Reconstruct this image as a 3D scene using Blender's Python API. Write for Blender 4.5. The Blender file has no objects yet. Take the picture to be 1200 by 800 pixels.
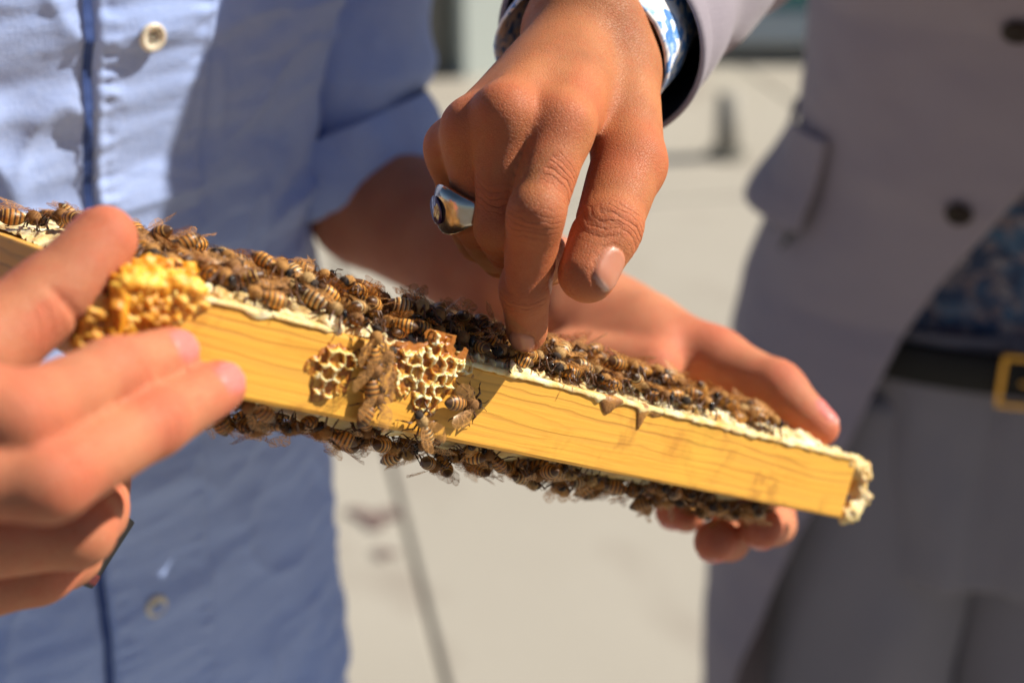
import bpy, bmesh, math, random
import numpy as np
from mathutils import Vector, Matrix, Quaternion
random.seed(7); RNG = np.random.default_rng(7)
sc = bpy.context.scene
COL = sc.collection

# ------------------------------------------------------------------ camera, world, sun, exposure
PITCH = math.radians(25.0)
CAM = np.array([0.0, 0.0, 1.45])
FPX = 50.0 / 36.0 * 1200.0
RX = np.array([1.0, 0, 0]); UP = np.array([0, math.sin(PITCH), math.cos(PITCH)]); FW = np.array([0, math.cos(PITCH), -math.sin(PITCH)])
cd = bpy.data.cameras.new('camera'); cam = bpy.data.objects.new('camera', cd); COL.objects.link(cam)
cd.lens = 50; cd.sensor_width = 36; cd.clip_start = 0.02; cd.clip_end = 500
cam.location = CAM.tolist(); cam.rotation_euler = (math.pi/2 - PITCH, 0, 0)
cd.dof.use_dof = True; cd.dof.focus_distance = 0.462; cd.dof.aperture_fstop = 5.6; cd.dof.aperture_blades = 7
sc.camera = cam
SUN = np.array([0.72, 0.12, 0.68]); SUN = SUN / np.linalg.norm(SUN)     # towards the sun
w = bpy.data.worlds.new('World'); sc.world = w; w.use_nodes = True
nt = w.node_tree; bg = nt.nodes['Background']
sky = nt.nodes.new('ShaderNodeTexSky'); sky.sky_type = 'NISHITA'; sky.sun_disc = False
sky.sun_elevation = math.asin(SUN[2]); sky.sun_rotation = math.atan2(SUN[0], SUN[1])
sky.air_density = .75; sky.dust_density = .4; sky.ozone_density = 3.0
nt.links.new(sky.outputs[0], bg.inputs[0]); bg.inputs[1].default_value = 0.05
sl = bpy.data.lights.new('sun', 'SUN'); so = bpy.data.objects.new('sun', sl); COL.objects.link(so)
sl.energy = 5.0; sl.angle = math.radians(0.5); sl.color = (1.0, 0.93, 0.82)
so.rotation_euler = Vector((-SUN).tolist()).to_track_quat('-Z', 'Y').to_euler()
sc.view_settings.view_transform = 'Standard'; sc.view_settings.look = 'None'
sc.view_settings.exposure = 0.56; sc.view_settings.gamma = 1.0
sc.render.engine = 'CYCLES'

def P(px, py, d):
    """world point seen at photograph pixel (px, py), d metres along the view axis"""
    return CAM + RX*((px-600)/FPX*d) + UP*((400-py)/FPX*d) + FW*d
def CV(x, y, z):
    """camera-frame direction (right, up, away) to world"""
    return RX*x + UP*y + FW*z
def unit(v): v = np.asarray(v, float); return v/np.linalg.norm(v)
def G(px, py, z=0.0):
    """ground point behind pixel"""
    r = RX*((px-600)/FPX) + UP*((400-py)/FPX) + FW
    t = (z-CAM[2])/r[2]; return CAM + r*t

# ------------------------------------------------------------------ object helpers
def mesh_np(name, V, faces, mats=None, smooth=True, attrs=None, fmat=None):
    """faces: list of int arrays (n,k) or python list of tuples"""
    me = bpy.data.meshes.new(name)
    if isinstance(faces, np.ndarray): faces = [faces]
    if len(faces) and isinstance(faces[0], np.ndarray):
        V = np.asarray(V, np.float32)
        me.vertices.add(len(V)); me.vertices.foreach_set('co', V.ravel())
        loops = np.concatenate([f.ravel() for f in faces]).astype(np.int32)
        tot = np.concatenate([np.full(len(f), f.shape[1]) for f in faces]).astype(np.int32)
        st = np.concatenate([[0], np.cumsum(tot)[:-1]]).astype(np.int32)
        me.loops.add(len(loops)); me.loops.foreach_set('vertex_index', loops)
        me.polygons.add(len(tot)); me.polygons.foreach_set('loop_start', st)
        me.update(calc_edges=True)
    else:
        me.from_pydata([tuple(map(float, v)) for v in V], [], [tuple(map(int, f)) for f in faces]); me.update()
    if smooth: me.polygons.foreach_set('use_smooth', np.ones(len(me.polygons), bool))
    for m in (mats or []): me.materials.append(m)
    if fmat is not None: me.polygons.foreach_set('material_index', np.asarray(fmat, np.int32))
    for k, a in (attrs or {}).items():
        at = me.attributes.new(k, 'FLOAT', 'POINT'); at.data.foreach_set('value', np.asarray(a, np.float32))
    me.validate()
    return me
def link(name, me, parent=None, mat=None, mw=None):
    o = bpy.data.objects.new(name, me); COL.objects.link(o)
    if mat is not None: me.materials.append(mat)
    if parent is not None: o.parent = parent
    if mw is not None: o.matrix_local = mw
    return o
def thing(name, label, cat, loc=(0, 0, 0), group=None):
    o = bpy.data.objects.new(name, None); COL.objects.link(o); o.empty_display_size = .05
    o.location = tuple(float(x) for x in loc)
    o['label'] = label; o['category'] = cat
    if group: o['group'] = group
    return o
def rel(o, V):
    """world coordinates to the frame of an unrotated Empty"""
    return np.asarray(V) - np.array(o.location)
def bm_mesh(name, bm, smooth=False):
    me = bpy.data.meshes.new(name); bm.to_mesh(me); bm.free()
    if smooth: me.polygons.foreach_set('use_smooth', np.ones(len(me.polygons), bool))
    return me
def box_bm(sx, sy, sz, c=(0, 0, 0), bevel=0.0, seg=2):
    bm = bmesh.new(); bmesh.ops.create_cube(bm, size=1.0)
    for v in bm.verts: v.co = Vector((v.co.x*sx+c[0], v.co.y*sy+c[1], v.co.z*sz+c[2]))
    if bevel > 0: bmesh.ops.bevel(bm, geom=bm.edges[:], offset=bevel, segments=seg, affect='EDGES', profile=.5)
    return bm

# ------------------------------------------------------------------ noise in numpy
def _h(i, j, k, s):
    n = (i*374761393 + j*668265263 + k*2147483647 + s*1274126177) & 0xffffffff
    n = ((n ^ (n >> 13))*1274126177) & 0xffffffff
    n = ((n ^ (n >> 16))*2246822519) & 0xffffffff
    return ((n ^ (n >> 15)) & 0xffff)/32767.5 - 1.0
def vnoise(p, seed=0):
    p = np.asarray(p, float); i = np.floor(p).astype(np.int64); f = p-i; f = f*f*f*(f*(f*6-15)+10)
    r = 0
    for a in (0, 1):
        for b in (0, 1):
            for c in (0, 1):
                wgt = (f[..., 0] if a else 1-f[..., 0])*(f[..., 1] if b else 1-f[..., 1])*(f[..., 2] if c else 1-f[..., 2])
                r = r + wgt*_h(i[..., 0]+a, i[..., 1]+b, i[..., 2]+c, seed)
    return r
def fbm(p, oct=3, seed=0):
    p = np.asarray(p, float); r = 0; a = 1.0
    for o in range(oct):
        r = r + a*vnoise(p*(2.03**o) + 17.3*o, seed+o); a *= .5
    return r
def sstep(a, b, x):
    t = np.clip((x-a)/(b-a), 0, 1); return t*t*(3-2*t)

# ------------------------------------------------------------------ materials
def lin(r, g, b):
    f = lambda c: ((c/255+.055)/1.055)**2.4 if c > 10 else c/255/12.92
    return (f(r), f(g), f(b), 1)
class NT:
    def __init__(s, name):
        s.m = bpy.data.materials.new(name); s.m.use_nodes = True; s.t = s.m.node_tree
        s.b = s.t.nodes['Principled BSDF']; s.out = s.t.nodes['Material Output']
    def n(s, typ, **kw):
        nd = s.t.nodes.new('ShaderNode'+typ)
        for k, v in kw.items():
            if k.startswith('i_'):
                key = k[2:]; key = int(key) if key.isdigit() else key.replace('_', ' ')
                s.set(nd.inputs[key], v)
            else: setattr(nd, k, v)
        return nd
    def set(s, inp, v):
        if isinstance(v, bpy.types.NodeSocket): s.t.links.new(v, inp)
        else: inp.default_value = v
    def co(s, kind='Object'): return s.n('TexCoord').outputs[kind]
    def mapping(s, scale, rot=(0, 0, 0), kind='Object', loc=(0, 0, 0)):
        m = s.n('Mapping'); s.set(m.inputs[0], s.co(kind)); m.inputs['Scale'].default_value = scale
        m.inputs['Rotation'].default_value = rot; m.inputs['Location'].default_value = loc; return m.outputs[0]
    def noise(s, scale, detail=3, vec=None, rough=.5, dist=0):
        nd = s.n('TexNoise'); s.set(nd.inputs['Vector'], vec if vec is not None else s.co())
        nd.inputs['Scale'].default_value = scale; nd.inputs['Detail'].default_value = detail
        nd.inputs['Roughness'].default_value = rough; nd.inputs['Distortion'].default_value = dist
        return nd.outputs['Fac']
    def voro(s, scale, vec=None, out='Distance', feature='F1'):
        nd = s.n('TexVoronoi', feature=feature); s.set(nd.inputs['Vector'], vec if vec is not None else s.co())
        nd.inputs['Scale'].default_value = scale; return nd.outputs[out]
    def ramp(s, fac, stops, interp='LINEAR'):
        nd = s.n('ValToRGB'); s.set(nd.inputs[0], fac); cr = nd.color_ramp; cr.interpolation = interp
        while len(cr.elements) < len(stops): cr.elements.new(.5)
        for e, (p, c) in zip(cr.elements, stops):
            e.position = p; e.color = c if len(c) == 4 else (*c, 1)
        return nd.outputs[0]
    def mix(s, fac, a, b, blend='MIX'):
        nd = s.n('Mix', data_type='RGBA', blend_type=blend); s.set(nd.inputs[0], fac)
        s.set(nd.inputs[6], a if isinstance(a, bpy.types.NodeSocket) or len(a) == 4 else (*a, 1))
        s.set(nd.inputs[7], b if isinstance(b, bpy.types.NodeSocket) or len(b) == 4 else (*b, 1)); return nd.outputs[2]
    def math(s, op, a, b=0.0, c=None, clamp=False):
        nd = s.n('Math', operation=op, use_clamp=clamp); s.set(nd.inputs[0], a); s.set(nd.inputs[1], b)
        if c is not None: s.set(nd.inputs[2], c)
        return nd.outputs[0]
    def attr(s, name):
        nd = s.n('Attribute'); nd.attribute_name = name; return nd.outputs['Fac']
    def bump(s, h, strength, dist=0.001, normal=None):
        nd = s.n('Bump'); s.set(nd.inputs['Height'], h); nd.inputs['Strength'].default_value = strength
        nd.inputs['Distance'].default_value = dist
        if normal is not None: s.set(nd.inputs['Normal'], normal)
        return nd.outputs[0]
    def fin(s, color=None, rough=None, normal=None, **kw):
        if color is not None: s.set(s.b.inputs['Base Color'], color if isinstance(color, bpy.types.NodeSocket) or len(color) == 4 else (*color, 1))
        if rough is not None: s.set(s.b.inputs['Roughness'], rough)
        if normal is not None: s.set(s.b.inputs['Normal'], normal)
        for k, v in kw.items(): s.set(s.b.inputs[k.replace('_', ' ')], v)
        return s.m

def skin_mat(name, base, red, dark, nailc, sss=.0016, gloss=.46):
    t = NT(name)
    n1 = t.noise(45, 4); n2 = t.noise(260, 3); n3 = t.voro(900); n4 = t.noise(900, 2)
    c = t.mix(t.math('MULTIPLY', t.ramp(n1, [(.35, (0, 0, 0)), (.7, (1, 1, 1))]), .5), base, dark)
    spk = t.ramp(t.noise(520, 3), [(.52, (0, 0, 0)), (.72, (1, 1, 1))]); c = t.mix(t.math('MULTIPLY', spk, .22), c, dark)
    cel = t.voro(1050, None, 'Distance', 'DISTANCE_TO_EDGE'); lines = t.math('MULTIPLY', t.ramp(cel, [(.0, (1, 1, 1)), (.12, (0, 0, 0))]), .5)
    c = t.mix(t.math('MULTIPLY', lines, .22), c, dark)
    c = t.mix(t.math('MULTIPLY', t.attr('red'), .75), c, red)
    c = t.mix(t.math('MULTIPLY', t.ramp(n2, [(.45, (0, 0, 0)), (.8, (1, 1, 1))]), .25), c, red)
    # joint creases follow an axial coordinate carried by the mesh
    u = t.attr('crease_u'); cw = t.attr('crease_w')
    wob = t.math('ADD', u, t.math('MULTIPLY', t.math('SUBTRACT', t.noise(170, 2), .5), 4.2))
    ln = t.math('POWER', t.math('MULTIPLY', t.math('ADD', t.math('SINE', t.math('MULTIPLY', wob, 3.1)), 1), .5), 5.0)
    ln = t.math('MULTIPLY', ln, t.math('MULTIPLY', cw, t.math('ADD', t.noise(330, 2), .25)))
    c = t.mix(t.math('MULTIPLY', ln, .6, clamp=True), c, dark)
    nl = t.attr('nail'); c = t.mix(nl, c, nailc)
    fe = t.attr('nail_edge'); c = t.mix(t.math('MULTIPLY', fe, .5), c, (.72, .55, .45))
    hgt = t.math('ADD', t.math('MULTIPLY', lines, -1.0), t.math('MULTIPLY', n4, .6))
    hgt = t.math('SUBTRACT', t.math('MULTIPLY', hgt, t.math('SUBTRACT', 1, nl)), t.math('MULTIPLY', ln, 1.9))
    nor = t.bump(hgt, .75, .00028)
    r = t.math('SUBTRACT', t.math('ADD', gloss-.05, t.math('ADD', t.math('MULTIPLY', n2, .2), t.math('MULTIPLY', n4, .14))), t.math('MULTIPLY', nl, .26))
    t.fin(c, r, nor, Subsurface_Weight=.55, Subsurface_Scale=sss, Subsurface_Radius=(1.0, .38, .2), Specular_IOR_Level=.38)
    return t.m
M = {}
M['skin_tan'] = skin_mat('tanned_skin', (.47, .172, .060), (.54, .115, .042), (.25, .07, .022), (.52, .215, .13), gloss=.50)
M['skin_pink'] = skin_mat('fair_skin', (.545, .215, .105), (.60, .11, .055), (.32, .09, .042), (.68, .20, .17), gloss=.50)

def cloth_mat(name, c1, c2, weave=1400, rough=.85, bump=.45, fleck=.62, sheen=.15):
    t = NT(name)
    wv = t.noise(1.0, 2, t.mapping((weave, weave, weave*.12))); wu = t.noise(1.0, 2, t.mapping((weave*.12, weave*.12, weave)))
    n = t.noise(500, 3); n2 = t.noise(14, 4)
    f = t.math('MULTIPLY', t.math('ADD', t.math('MULTIPLY', t.math('ADD', wv, wu), .6), t.math('MULTIPLY', n2, .4)), fleck, clamp=True)
    c = t.mix(f, c1, c2)
    h = t.math('ADD', t.math('MULTIPLY', t.math('ADD', wv, wu), 1.0), t.math('MULTIPLY', n, .6))
    return t.fin(c, rough, t.bump(h, bump, .0006), Sheen_Weight=sheen, Specular_IOR_Level=.2)
M['shirt'] = cloth_mat('pale_blue_cotton', (.52, .615, .87), (.20, .315, .69))
M['shirt_in'] = cloth_mat('blue_cotton_reverse', (.16, .26, .58), (.12, .2, .5))
M['thread'] = NT('blue_edge').fin((.03, .065, .22), .8)
M['linen'] = cloth_mat('grey_mauve_linen', (.325, .285, .325), (.245, .21, .245), weave=1100, bump=.3, fleck=.6)
M['trouser'] = cloth_mat('grey_trouser_cloth', (.25, .23, .25), (.185, .17, .19), weave=1100)
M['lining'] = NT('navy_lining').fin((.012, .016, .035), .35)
M['denim'] = cloth_mat('dark_trouser_cloth', (.06, .07, .11), (.05, .06, .09))
def floral(name, dark):
    t = NT(name)
    v = t.n('TexVoronoi'); t.set(v.inputs['Vector'], t.mapping((1, 1, 1))); v.inputs['Scale'].default_value = 270 if not dark else 95
    sep = t.n('SeparateColor'); t.set(sep.inputs[0], v.outputs['Color'])
    nz = t.noise(170, 3, dist=1.5)
    f = t.math('ADD', t.math('MULTIPLY', sep.outputs[0], .55), t.math('MULTIPLY', nz, .5))
    if dark: st = [(.0, (.008, .013, .04)), (.46, (.012, .035, .10)), (.56, (.03, .11, .22)), (.66, (.22, .15, .15)), (.72, (.015, .025, .07)), (.88, (.45, .4, .42))]
    else: st = [(.0, (.03, .10, .36)), (.36, (.08, .25, .6)), (.48, (.45, .6, .82)), (.6, (.85, .86, .9)), (.75, (.75, .68, .62)), (.9, (.1, .16, .4))]
    return t.fin(t.ramp(f, st), .75, t.bump(t.noise(900, 2), .2, .0004))
M['floral_dark'] = floral('floral_navy_cotton', True); M['floral_light'] = floral('floral_blue_white_cotton', False)
M['leather'] = NT('black_leather').fin((.008, .0075, .0075), .6, Specular_IOR_Level=.25)
M['gold'] = NT('brass_metal').fin((.75, .42, .09), .28, Metallic=1.0)
t = NT('silver_metal'); M['silver'] = t.fin(t.mix(t.noise(300, 2), (.62, .60, .57), (.5, .42, .30)), .2, t.bump(t.noise(500, 2), .15, .0003), Metallic=1.0)
M['stone'] = NT('dark_amethyst').fin((.05, .02, .07), .08, Coat_Weight=.6)
t = NT('brown_horn'); M['horn'] = t.fin(t.mix(t.noise(200, 3), (.012, .007, .005), (.03, .016, .010)), .5, Specular_IOR_Level=.25)
t = NT('cream_button'); M['cream'] = t.fin(t.mix(t.noise(150, 2), (.80, .74, .60), (.68, .58, .42)), .25, Subsurface_Weight=.2, Subsurface_Scale=.002)
def wood(name, axis):
    t = NT(name)
    sc_ = {'X': (7, 150, 150), 'Y': (150, 7, 150)}[axis]
    dn = t.noise(1.0, 4, t.mapping(sc_), .55, .6)
    # growth rings: an uneven saw of the height, bent by slow noise, each ring with a strength of its own
    sp = t.n('SeparateXYZ'); t.set(sp.inputs[0], t.co())
    bend = t.math('MULTIPLY', t.noise(1.0, 3, t.mapping({'X': (11, 30, 48), 'Y': (30, 11, 48)}[axis]), .5), 4.2)
    bend = t.math('ADD', bend, t.math('MULTIPLY', t.noise(1.0, 2, t.mapping({'X': (60, 90, 160), 'Y': (90, 60, 160)}[axis])), .5))
    cc = t.math('ADD', t.math('ADD', t.math('MULTIPLY', sp.outputs[2], 330.0), t.math('MULTIPLY', sp.outputs[1 if axis == 'X' else 0], 210.0)), bend)
    fr_ = t.math('FRACT', cc); idn = t.n('TexWhiteNoise', noise_dimensions='1D'); t.set(idn.inputs['W'], t.math('FLOOR', cc))
    ring = t.ramp(fr_, [(.0, (.0, .0, .0)), (.55, (.10, .10, .10)), (.86, (1, 1, 1)), (.97, (.55, .55, .55)), (1, (0, 0, 0))])
    ring = t.math('MULTIPLY', ring, t.math('ADD', .25, t.math('MULTIPLY', idn.outputs[0], .75)))
    ring = t.math('MULTIPLY', ring, t.math('ADD', .45, t.math('MULTIPLY', t.noise(1.0, 2, t.mapping((14, 14, 60))), 1.0)), clamp=True)
    c = t.mix(t.math('MULTIPLY', ring, .8), (.86, .405, .042), (.40, .145, .012))
    c = t.mix(t.math('MULTIPLY', dn, .45), c, (.88, .50, .09))
    fine = t.noise(1.0, 2, t.mapping({'X': (30, 900, 900), 'Y': (900, 30, 900)}[axis]))
    c = t.mix(t.math('MULTIPLY', t.ramp(fine, [(.5, (0, 0, 0)), (.75, (1, 1, 1))]), .3), c, (.5, .25, .06))
    st = t.math('MULTIPLY', t.ramp(t.noise(46, 5, dist=1.0), [(.55, (0, 0, 0)), (.66, (1, 1, 1))]), t.ramp(t.noise(190, 3), [(.38, (0, 0, 0)), (.6, (1, 1, 1))]))
    c = t.mix(t.math('MULTIPLY', st, .5), c, (.40, .16, .02))
    ez = t.math('ABSOLUTE', t.math('MULTIPLY', sp.outputs[2], 80.0)); 
    c = t.mix(t.math('MULTIPLY', t.ramp(t.math('SUBTRACT', t.math('ADD', ez, t.math('MULTIPLY', t.noise(120, 4, dist=.6), .5)), .3), [(.82, (0, 0, 0)), (1.0, (1, 1, 1))]), .5), c, (.45, .20, .03))
    sm = t.ramp(t.noise(1.0, 4, t.mapping((26, 26, 90)), .6, .4), [(.58, (0, 0, 0)), (.64, (1, 1, 1))]); c = t.mix(t.math('MULTIPLY', sm, .28), c, (.62, .25, .02))
    yl = t.ramp(t.noise(22, 3, dist=.5), [(.55, (0, 0, 0)), (.75, (1, 1, 1))]); c = t.mix(t.math('MULTIPLY', yl, .4), c, (.80, .47, .05))
    h = t.math('ADD', t.math('MULTIPLY', ring, -.5), t.math('MULTIPLY', fine, -.6))
    return t.fin(c, .52, t.bump(h, .5, .0004), Subsurface_Weight=.08, Subsurface_Scale=.001)
M['wood_x'] = wood('pine_wood', 'X'); M['wood_y'] = wood('pine_wood_across', 'Y')
def wax(name, a, b, c3, sc1=120, rough=.45, patch=.45):
    t = NT(name); n = t.noise(sc1, 4); n2 = t.noise(sc1*4, 3)
    c = t.ramp(n, [(.32, c3), (.5, b), (.66, a)])
    pz = t.ramp(t.noise(48, 4, dist=.7), [(.52, (0, 0, 0)), (.66, (1, 1, 1))]); c = t.mix(t.math('MULTIPLY', pz, patch), c, (.50, .23, .035))
    return t.fin(c, rough, t.bump(t.math('ADD', n2, t.math('MULTIPLY', n, 2)), .5, .0006), Subsurface_Weight=.5, Subsurface_Scale=.0025, Subsurface_Radius=(1, .7, .3))
M['cap'] = wax('white_wax_cappings', (.84, .76, .55), (.76, .60, .31), (.52, .30, .08))
M['burr'] = wax('yellow_burr_wax', (.84, .74, .48), (.80, .62, .28), (.70, .40, .09))
M['lump'] = wax('golden_propolis_wax', (.82, .56, .15), (.78, .36, .025), (.40, .15, .015), 190, .5)
M['orange'] = wax('orange_stained_wax', (.86, .50, .07), (.80, .34, .015), (.58, .20, .012), 130, .5, .2)
M['propolis'] = wax('brown_propolis', (.45, .22, .04), (.34, .15, .03), (.22, .09, .02), 200)
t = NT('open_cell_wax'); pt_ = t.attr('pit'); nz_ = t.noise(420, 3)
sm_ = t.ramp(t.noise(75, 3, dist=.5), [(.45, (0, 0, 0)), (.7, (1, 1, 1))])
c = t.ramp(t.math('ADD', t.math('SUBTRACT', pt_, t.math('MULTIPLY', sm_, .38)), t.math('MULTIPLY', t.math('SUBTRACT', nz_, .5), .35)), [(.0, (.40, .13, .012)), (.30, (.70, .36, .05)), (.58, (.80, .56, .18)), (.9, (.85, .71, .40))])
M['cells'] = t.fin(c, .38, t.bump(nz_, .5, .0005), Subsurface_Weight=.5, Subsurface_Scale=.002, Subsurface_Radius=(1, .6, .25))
M['honey'] = NT('honey_floor').fin((.55, .22, .02), .2, Subsurface_Weight=.4, Subsurface_Scale=.002)
# bees
def bee_abd(name, amber, dark, hairc):
    t = NT(name)
    sp = t.n('SeparateXYZ'); t.set(sp.inputs[0], t.co()); x = t.math('MULTIPLY', sp.outputs[0], 1000)
    ph = t.math('MODULO', t.math('ADD', t.math('ADD', x, 20), t.math('MULTIPLY', t.noise(900, 1), .25)), 1.35)
    band = t.ramp(t.math('DIVIDE', ph, 1.35), [(.0, dark), (.30, dark), (.42, amber), (.70, amber), (.80, hairc), (.9, hairc), (.97, dark)])
    tail = t.math('LESS_THAN', x, -7.0)
    c = t.mix(tail, band, dark)
    return t.fin(c, .42, t.bump(t.noise(1800, 2), .5, .0002))
ABD = [bee_abd('amber_striped_abdomen', (.74, .29, .035), (.10, .042, .012), (.62, .38, .11)),
       bee_abd('brown_striped_abdomen', (.46, .175, .028), (.085, .036, .011), (.48, .27, .08)),
       bee_abd('pale_striped_abdomen', (.58, .27, .06), (.075, .036, .013), (.74, .58, .30))]
def fuzz(name, a, b):
    t = NT(name); return t.fin(t.mix(t.noise(1500, 3), a, b), .85)
THO = [fuzz('tawny_fur', (.52, .26, .06), (.24, .10, .025)), fuzz('brown_fur', (.36, .165, .042), (.15, .065, .02)), fuzz('buff_fur', (.56, .36, .14), (.29, .155, .05))]
M['bee_head'] = fuzz('dark_head', (.05, .03, .018), (.02, .013, .01))
M['bee_eye'] = NT('black_eye').fin((.008, .006, .006), .18)
M['bee_leg'] = NT('brown_leg').fin((.10, .04, .014), .4)
t = NT('clear_wing')
mx = t.n('MixShader'); tr = t.n('BsdfTransparent'); gl = t.n('BsdfGlossy'); gl.inputs['Roughness'].default_value = .3; gl.inputs['Color'].default_value = (.8, .6, .4, 1)
vein = t.ramp(t.voro(420, None, 'Distance', 'DISTANCE_TO_EDGE'), [(.0, (1, 1, 1)), (.07, (0, 0, 0))])
t.fin((.50, .23, .06), .4)
a1 = t.n('MixShader'); t.set(a1.inputs[0], t.math('ADD', t.math('MULTIPLY', vein, .6), .26, clamp=True)); t.t.links.new(tr.outputs[0], a1.inputs[1]); t.t.links.new(t.b.outputs[0], a1.inputs[2])
t.set(mx.inputs[0], .06); t.t.links.new(a1.outputs[0], mx.inputs[1]); t.t.links.new(gl.outputs[0], mx.inputs[2]); t.t.links.new(mx.outputs[0], t.out.inputs[0])
M['wing'] = t.m
# setting
t = NT('pale_concrete')
c = t.ramp(t.noise(1.2, 5), [(.3, (.355, .325, .27)), (.7, (.41, .378, .318))]); c = t.mix(t.math('MULTIPLY', t.noise(60, 3), .25), c, (.29, .265, .22))
c = t.mix(t.math('MULTIPLY', t.ramp(t.noise(2.6, 4, dist=.4), [(.54, (0, 0, 0)), (.70, (1, 1, 1))]), .55), c, (.26, .22, .18))
M['concrete'] = t.fin(c, .9, t.bump(t.noise(90, 4), .4, .004))
M['joint'] = NT('joint_fill').fin((.16, .145, .125), .95)
t = NT('buff_render'); M['buff'] = t.fin(t.mix(t.noise(3, 4), (.60, .50, .37), (.52, .44, .32)), .9)
M['white'] = NT('white_sill_paint').fin((.78, .76, .66), .5)
t = NT('teal_glass'); M['teal'] = t.fin((.06, .30, .27), .12, Specular_IOR_Level=.6)
M['pale'] = NT('pale_green_panel').fin((.66, .72, .66), .6)
M['col'] = NT('grey_column_paint').fin((.16, .155, .13), .7)

# ------------------------------------------------------------------ signed distance modelling (surface nets)
def smin(a, b, k):
    h = np.clip(.5+.5*(b-a)/k, 0, 1); return b*(1-h)+a*h - k*h*(1-h)
class Cone:
    __slots__ = ('a', 'b', 'ra', 'rb', 'sq')
    def __init__(s, a, b, ra, rb, sq=None): s.a = np.asarray(a, float); s.b = np.asarray(b, float); s.ra = ra; s.rb = rb; s.sq = sq   # sq: (axis, factor) flattens
    def lo(s): return np.minimum(s.a-s.ra, s.b-s.rb)
    def hi(s): return np.maximum(s.a+s.ra, s.b+s.rb)
    def __call__(s, X):
        ab = (s.b-s.a).astype(np.float32); q = X - s.a.astype(np.float32)
        L = float(ab@ab)
        t = np.clip((q@ab)/max(L, 1e-12), 0, 1)
        q = q - t[..., None]*ab
        d2 = np.einsum('...i,...i->...', q, q)
        if s.sq is not None:
            ax = s.sq[0].astype(np.float32); c = q@ax; d2 = d2 + c*c*(1/s.sq[1]**2-1)
        return np.sqrt(d2) - (s.ra+(s.rb-s.ra)*t)
class Group:
    """smooth union of cones; k inside the group"""
    def __init__(s, prims, k, mode=None, kj=.006): s.p = prims; s.k = k; s.kj = kj
    def box(s): return np.min([p.lo() for p in s.p], 0), np.max([p.hi() for p in s.p], 0)
    def ev(s, X, lo, hi):
        F = None
        for p in s.p:
            if np.any(p.lo()-.03 > hi) or np.any(p.hi()+.03 < lo): continue
            d = p(X); F = d if F is None else smin(F, d, s.k)
        return F
def surface_nets(h, hands, carve=None, C=40):
    """hands: list of (base Group, [finger Groups], k between fingers). Returns verts, quads"""
    allg = [g for b, fs, kf in hands for g in [b]+fs]
    lo = np.min([g.box()[0] for g in allg], 0)-.006; hi = np.max([g.box()[1] for g in allg], 0)+.006
    N = np.ceil((hi-lo)/h).astype(int)+2
    ids, pos, quads = [], [], []
    prims = [p for g in allg for p in g.p]; plo = np.array([p.lo() for p in prims])-.016; phi = np.array([p.hi() for p in prims])+.016
    key = lambda i, j, k: (i*N[1]+j)*N[2]+k
    for ci in range(0, N[0], C):
        for cj in range(0, N[1], C):
            for ck in range(0, N[2], C):
                c0 = np.array([ci, cj, ck]); blo = lo+c0*h; bhi = blo+(C+1)*h
                if not np.any(np.all(plo < bhi, 1) & np.all(phi > blo, 1)): continue
                ax = [(lo[d]+(c0[d]+np.arange(C+1))*h).astype(np.float32) for d in range(3)]
                X = np.stack(np.meshgrid(*ax, indexing='ij'), -1)
                F = np.full(X.shape[:3], .03, np.float32)
                for b, fs, kf in hands:
                    B = b.ev(X, blo, bhi); R = B
                    for g in fs:
                        f = g.ev(X, blo, bhi)
                        if f is None: continue
                        f = f if B is None else smin(B, f, g.kj)
                        R = f if R is None else np.minimum(R, f)
                    if R is not None: F = np.minimum(F, R)
                if carve is not None: F = carve(X, F)
                S = F < 0
                if S.all() or not S.any(): continue
                cnt = np.zeros((C, C, C), np.int8)
                for a in (0, 1):
                    for b_ in (0, 1):
                        for c in (0, 1): cnt += S[a:C+a, b_:C+b_, c:C+c]
                act = np.argwhere((cnt > 0) & (cnt < 8))
                if len(act) == 0: continue
                I, J, K = act.T; acc = np.zeros((len(act), 3)); num = np.zeros(len(act))
                corners = [(a, b_, c) for a in (0, 1) for b_ in (0, 1) for c in (0, 1)]
                for x in corners:
                    for d in range(3):
                        if x[d]: continue
                        y = list(x); y[d] = 1
                        f0 = F[I+x[0], J+x[1], K+x[2]]; f1 = F[I+y[0], J+y[1], K+y[2]]
                        m = (f0 < 0) != (f1 < 0); tt = np.where(m, f0/np.where(m, f0-f1, 1), 0)
                        p = np.tile(np.array(x, float), (len(act), 1)); p[:, d] += tt
                        acc += p*m[:, None]; num += m
                pos.append(lo+(act+c0+acc/num[:, None])*h); ids.append(key(I+ci, J+cj, K+ck))
                for d in range(3):
                    A = [slice(0, C)]*3; B2 = [slice(0, C)]*3; B2[d] = slice(1, C+1)
                    s0 = S[tuple(A)]; s1 = S[tuple(B2)]
                    e = np.argwhere(s0 != s1)
                    if len(e) == 0: continue
                    ins = s0[tuple(e.T)]; e = e+c0; u, v = (d+1) % 3, (d+2) % 3
                    q = []
                    for du, dv in ((1, 1), (0, 1), (0, 0), (1, 0)):
                        g_ = e.copy(); g_[:, u] -= du; g_[:, v] -= dv; q.append(key(g_[:, 0], g_[:, 1], g_[:, 2]))
                    q = np.stack(q, 1); q[~ins] = q[~ins][:, ::-1]; quads.append(q)
    ids = np.concatenate(ids); pos = np.concatenate(pos); quads = np.concatenate(quads)
    o = np.argsort(ids); ids = ids[o]; pos = pos[o]
    qi = np.searchsorted(ids, quads); qi = np.clip(qi, 0, len(ids)-1); ok = np.all(ids[qi] == quads, 1)
    return pos, qi[ok]
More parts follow.
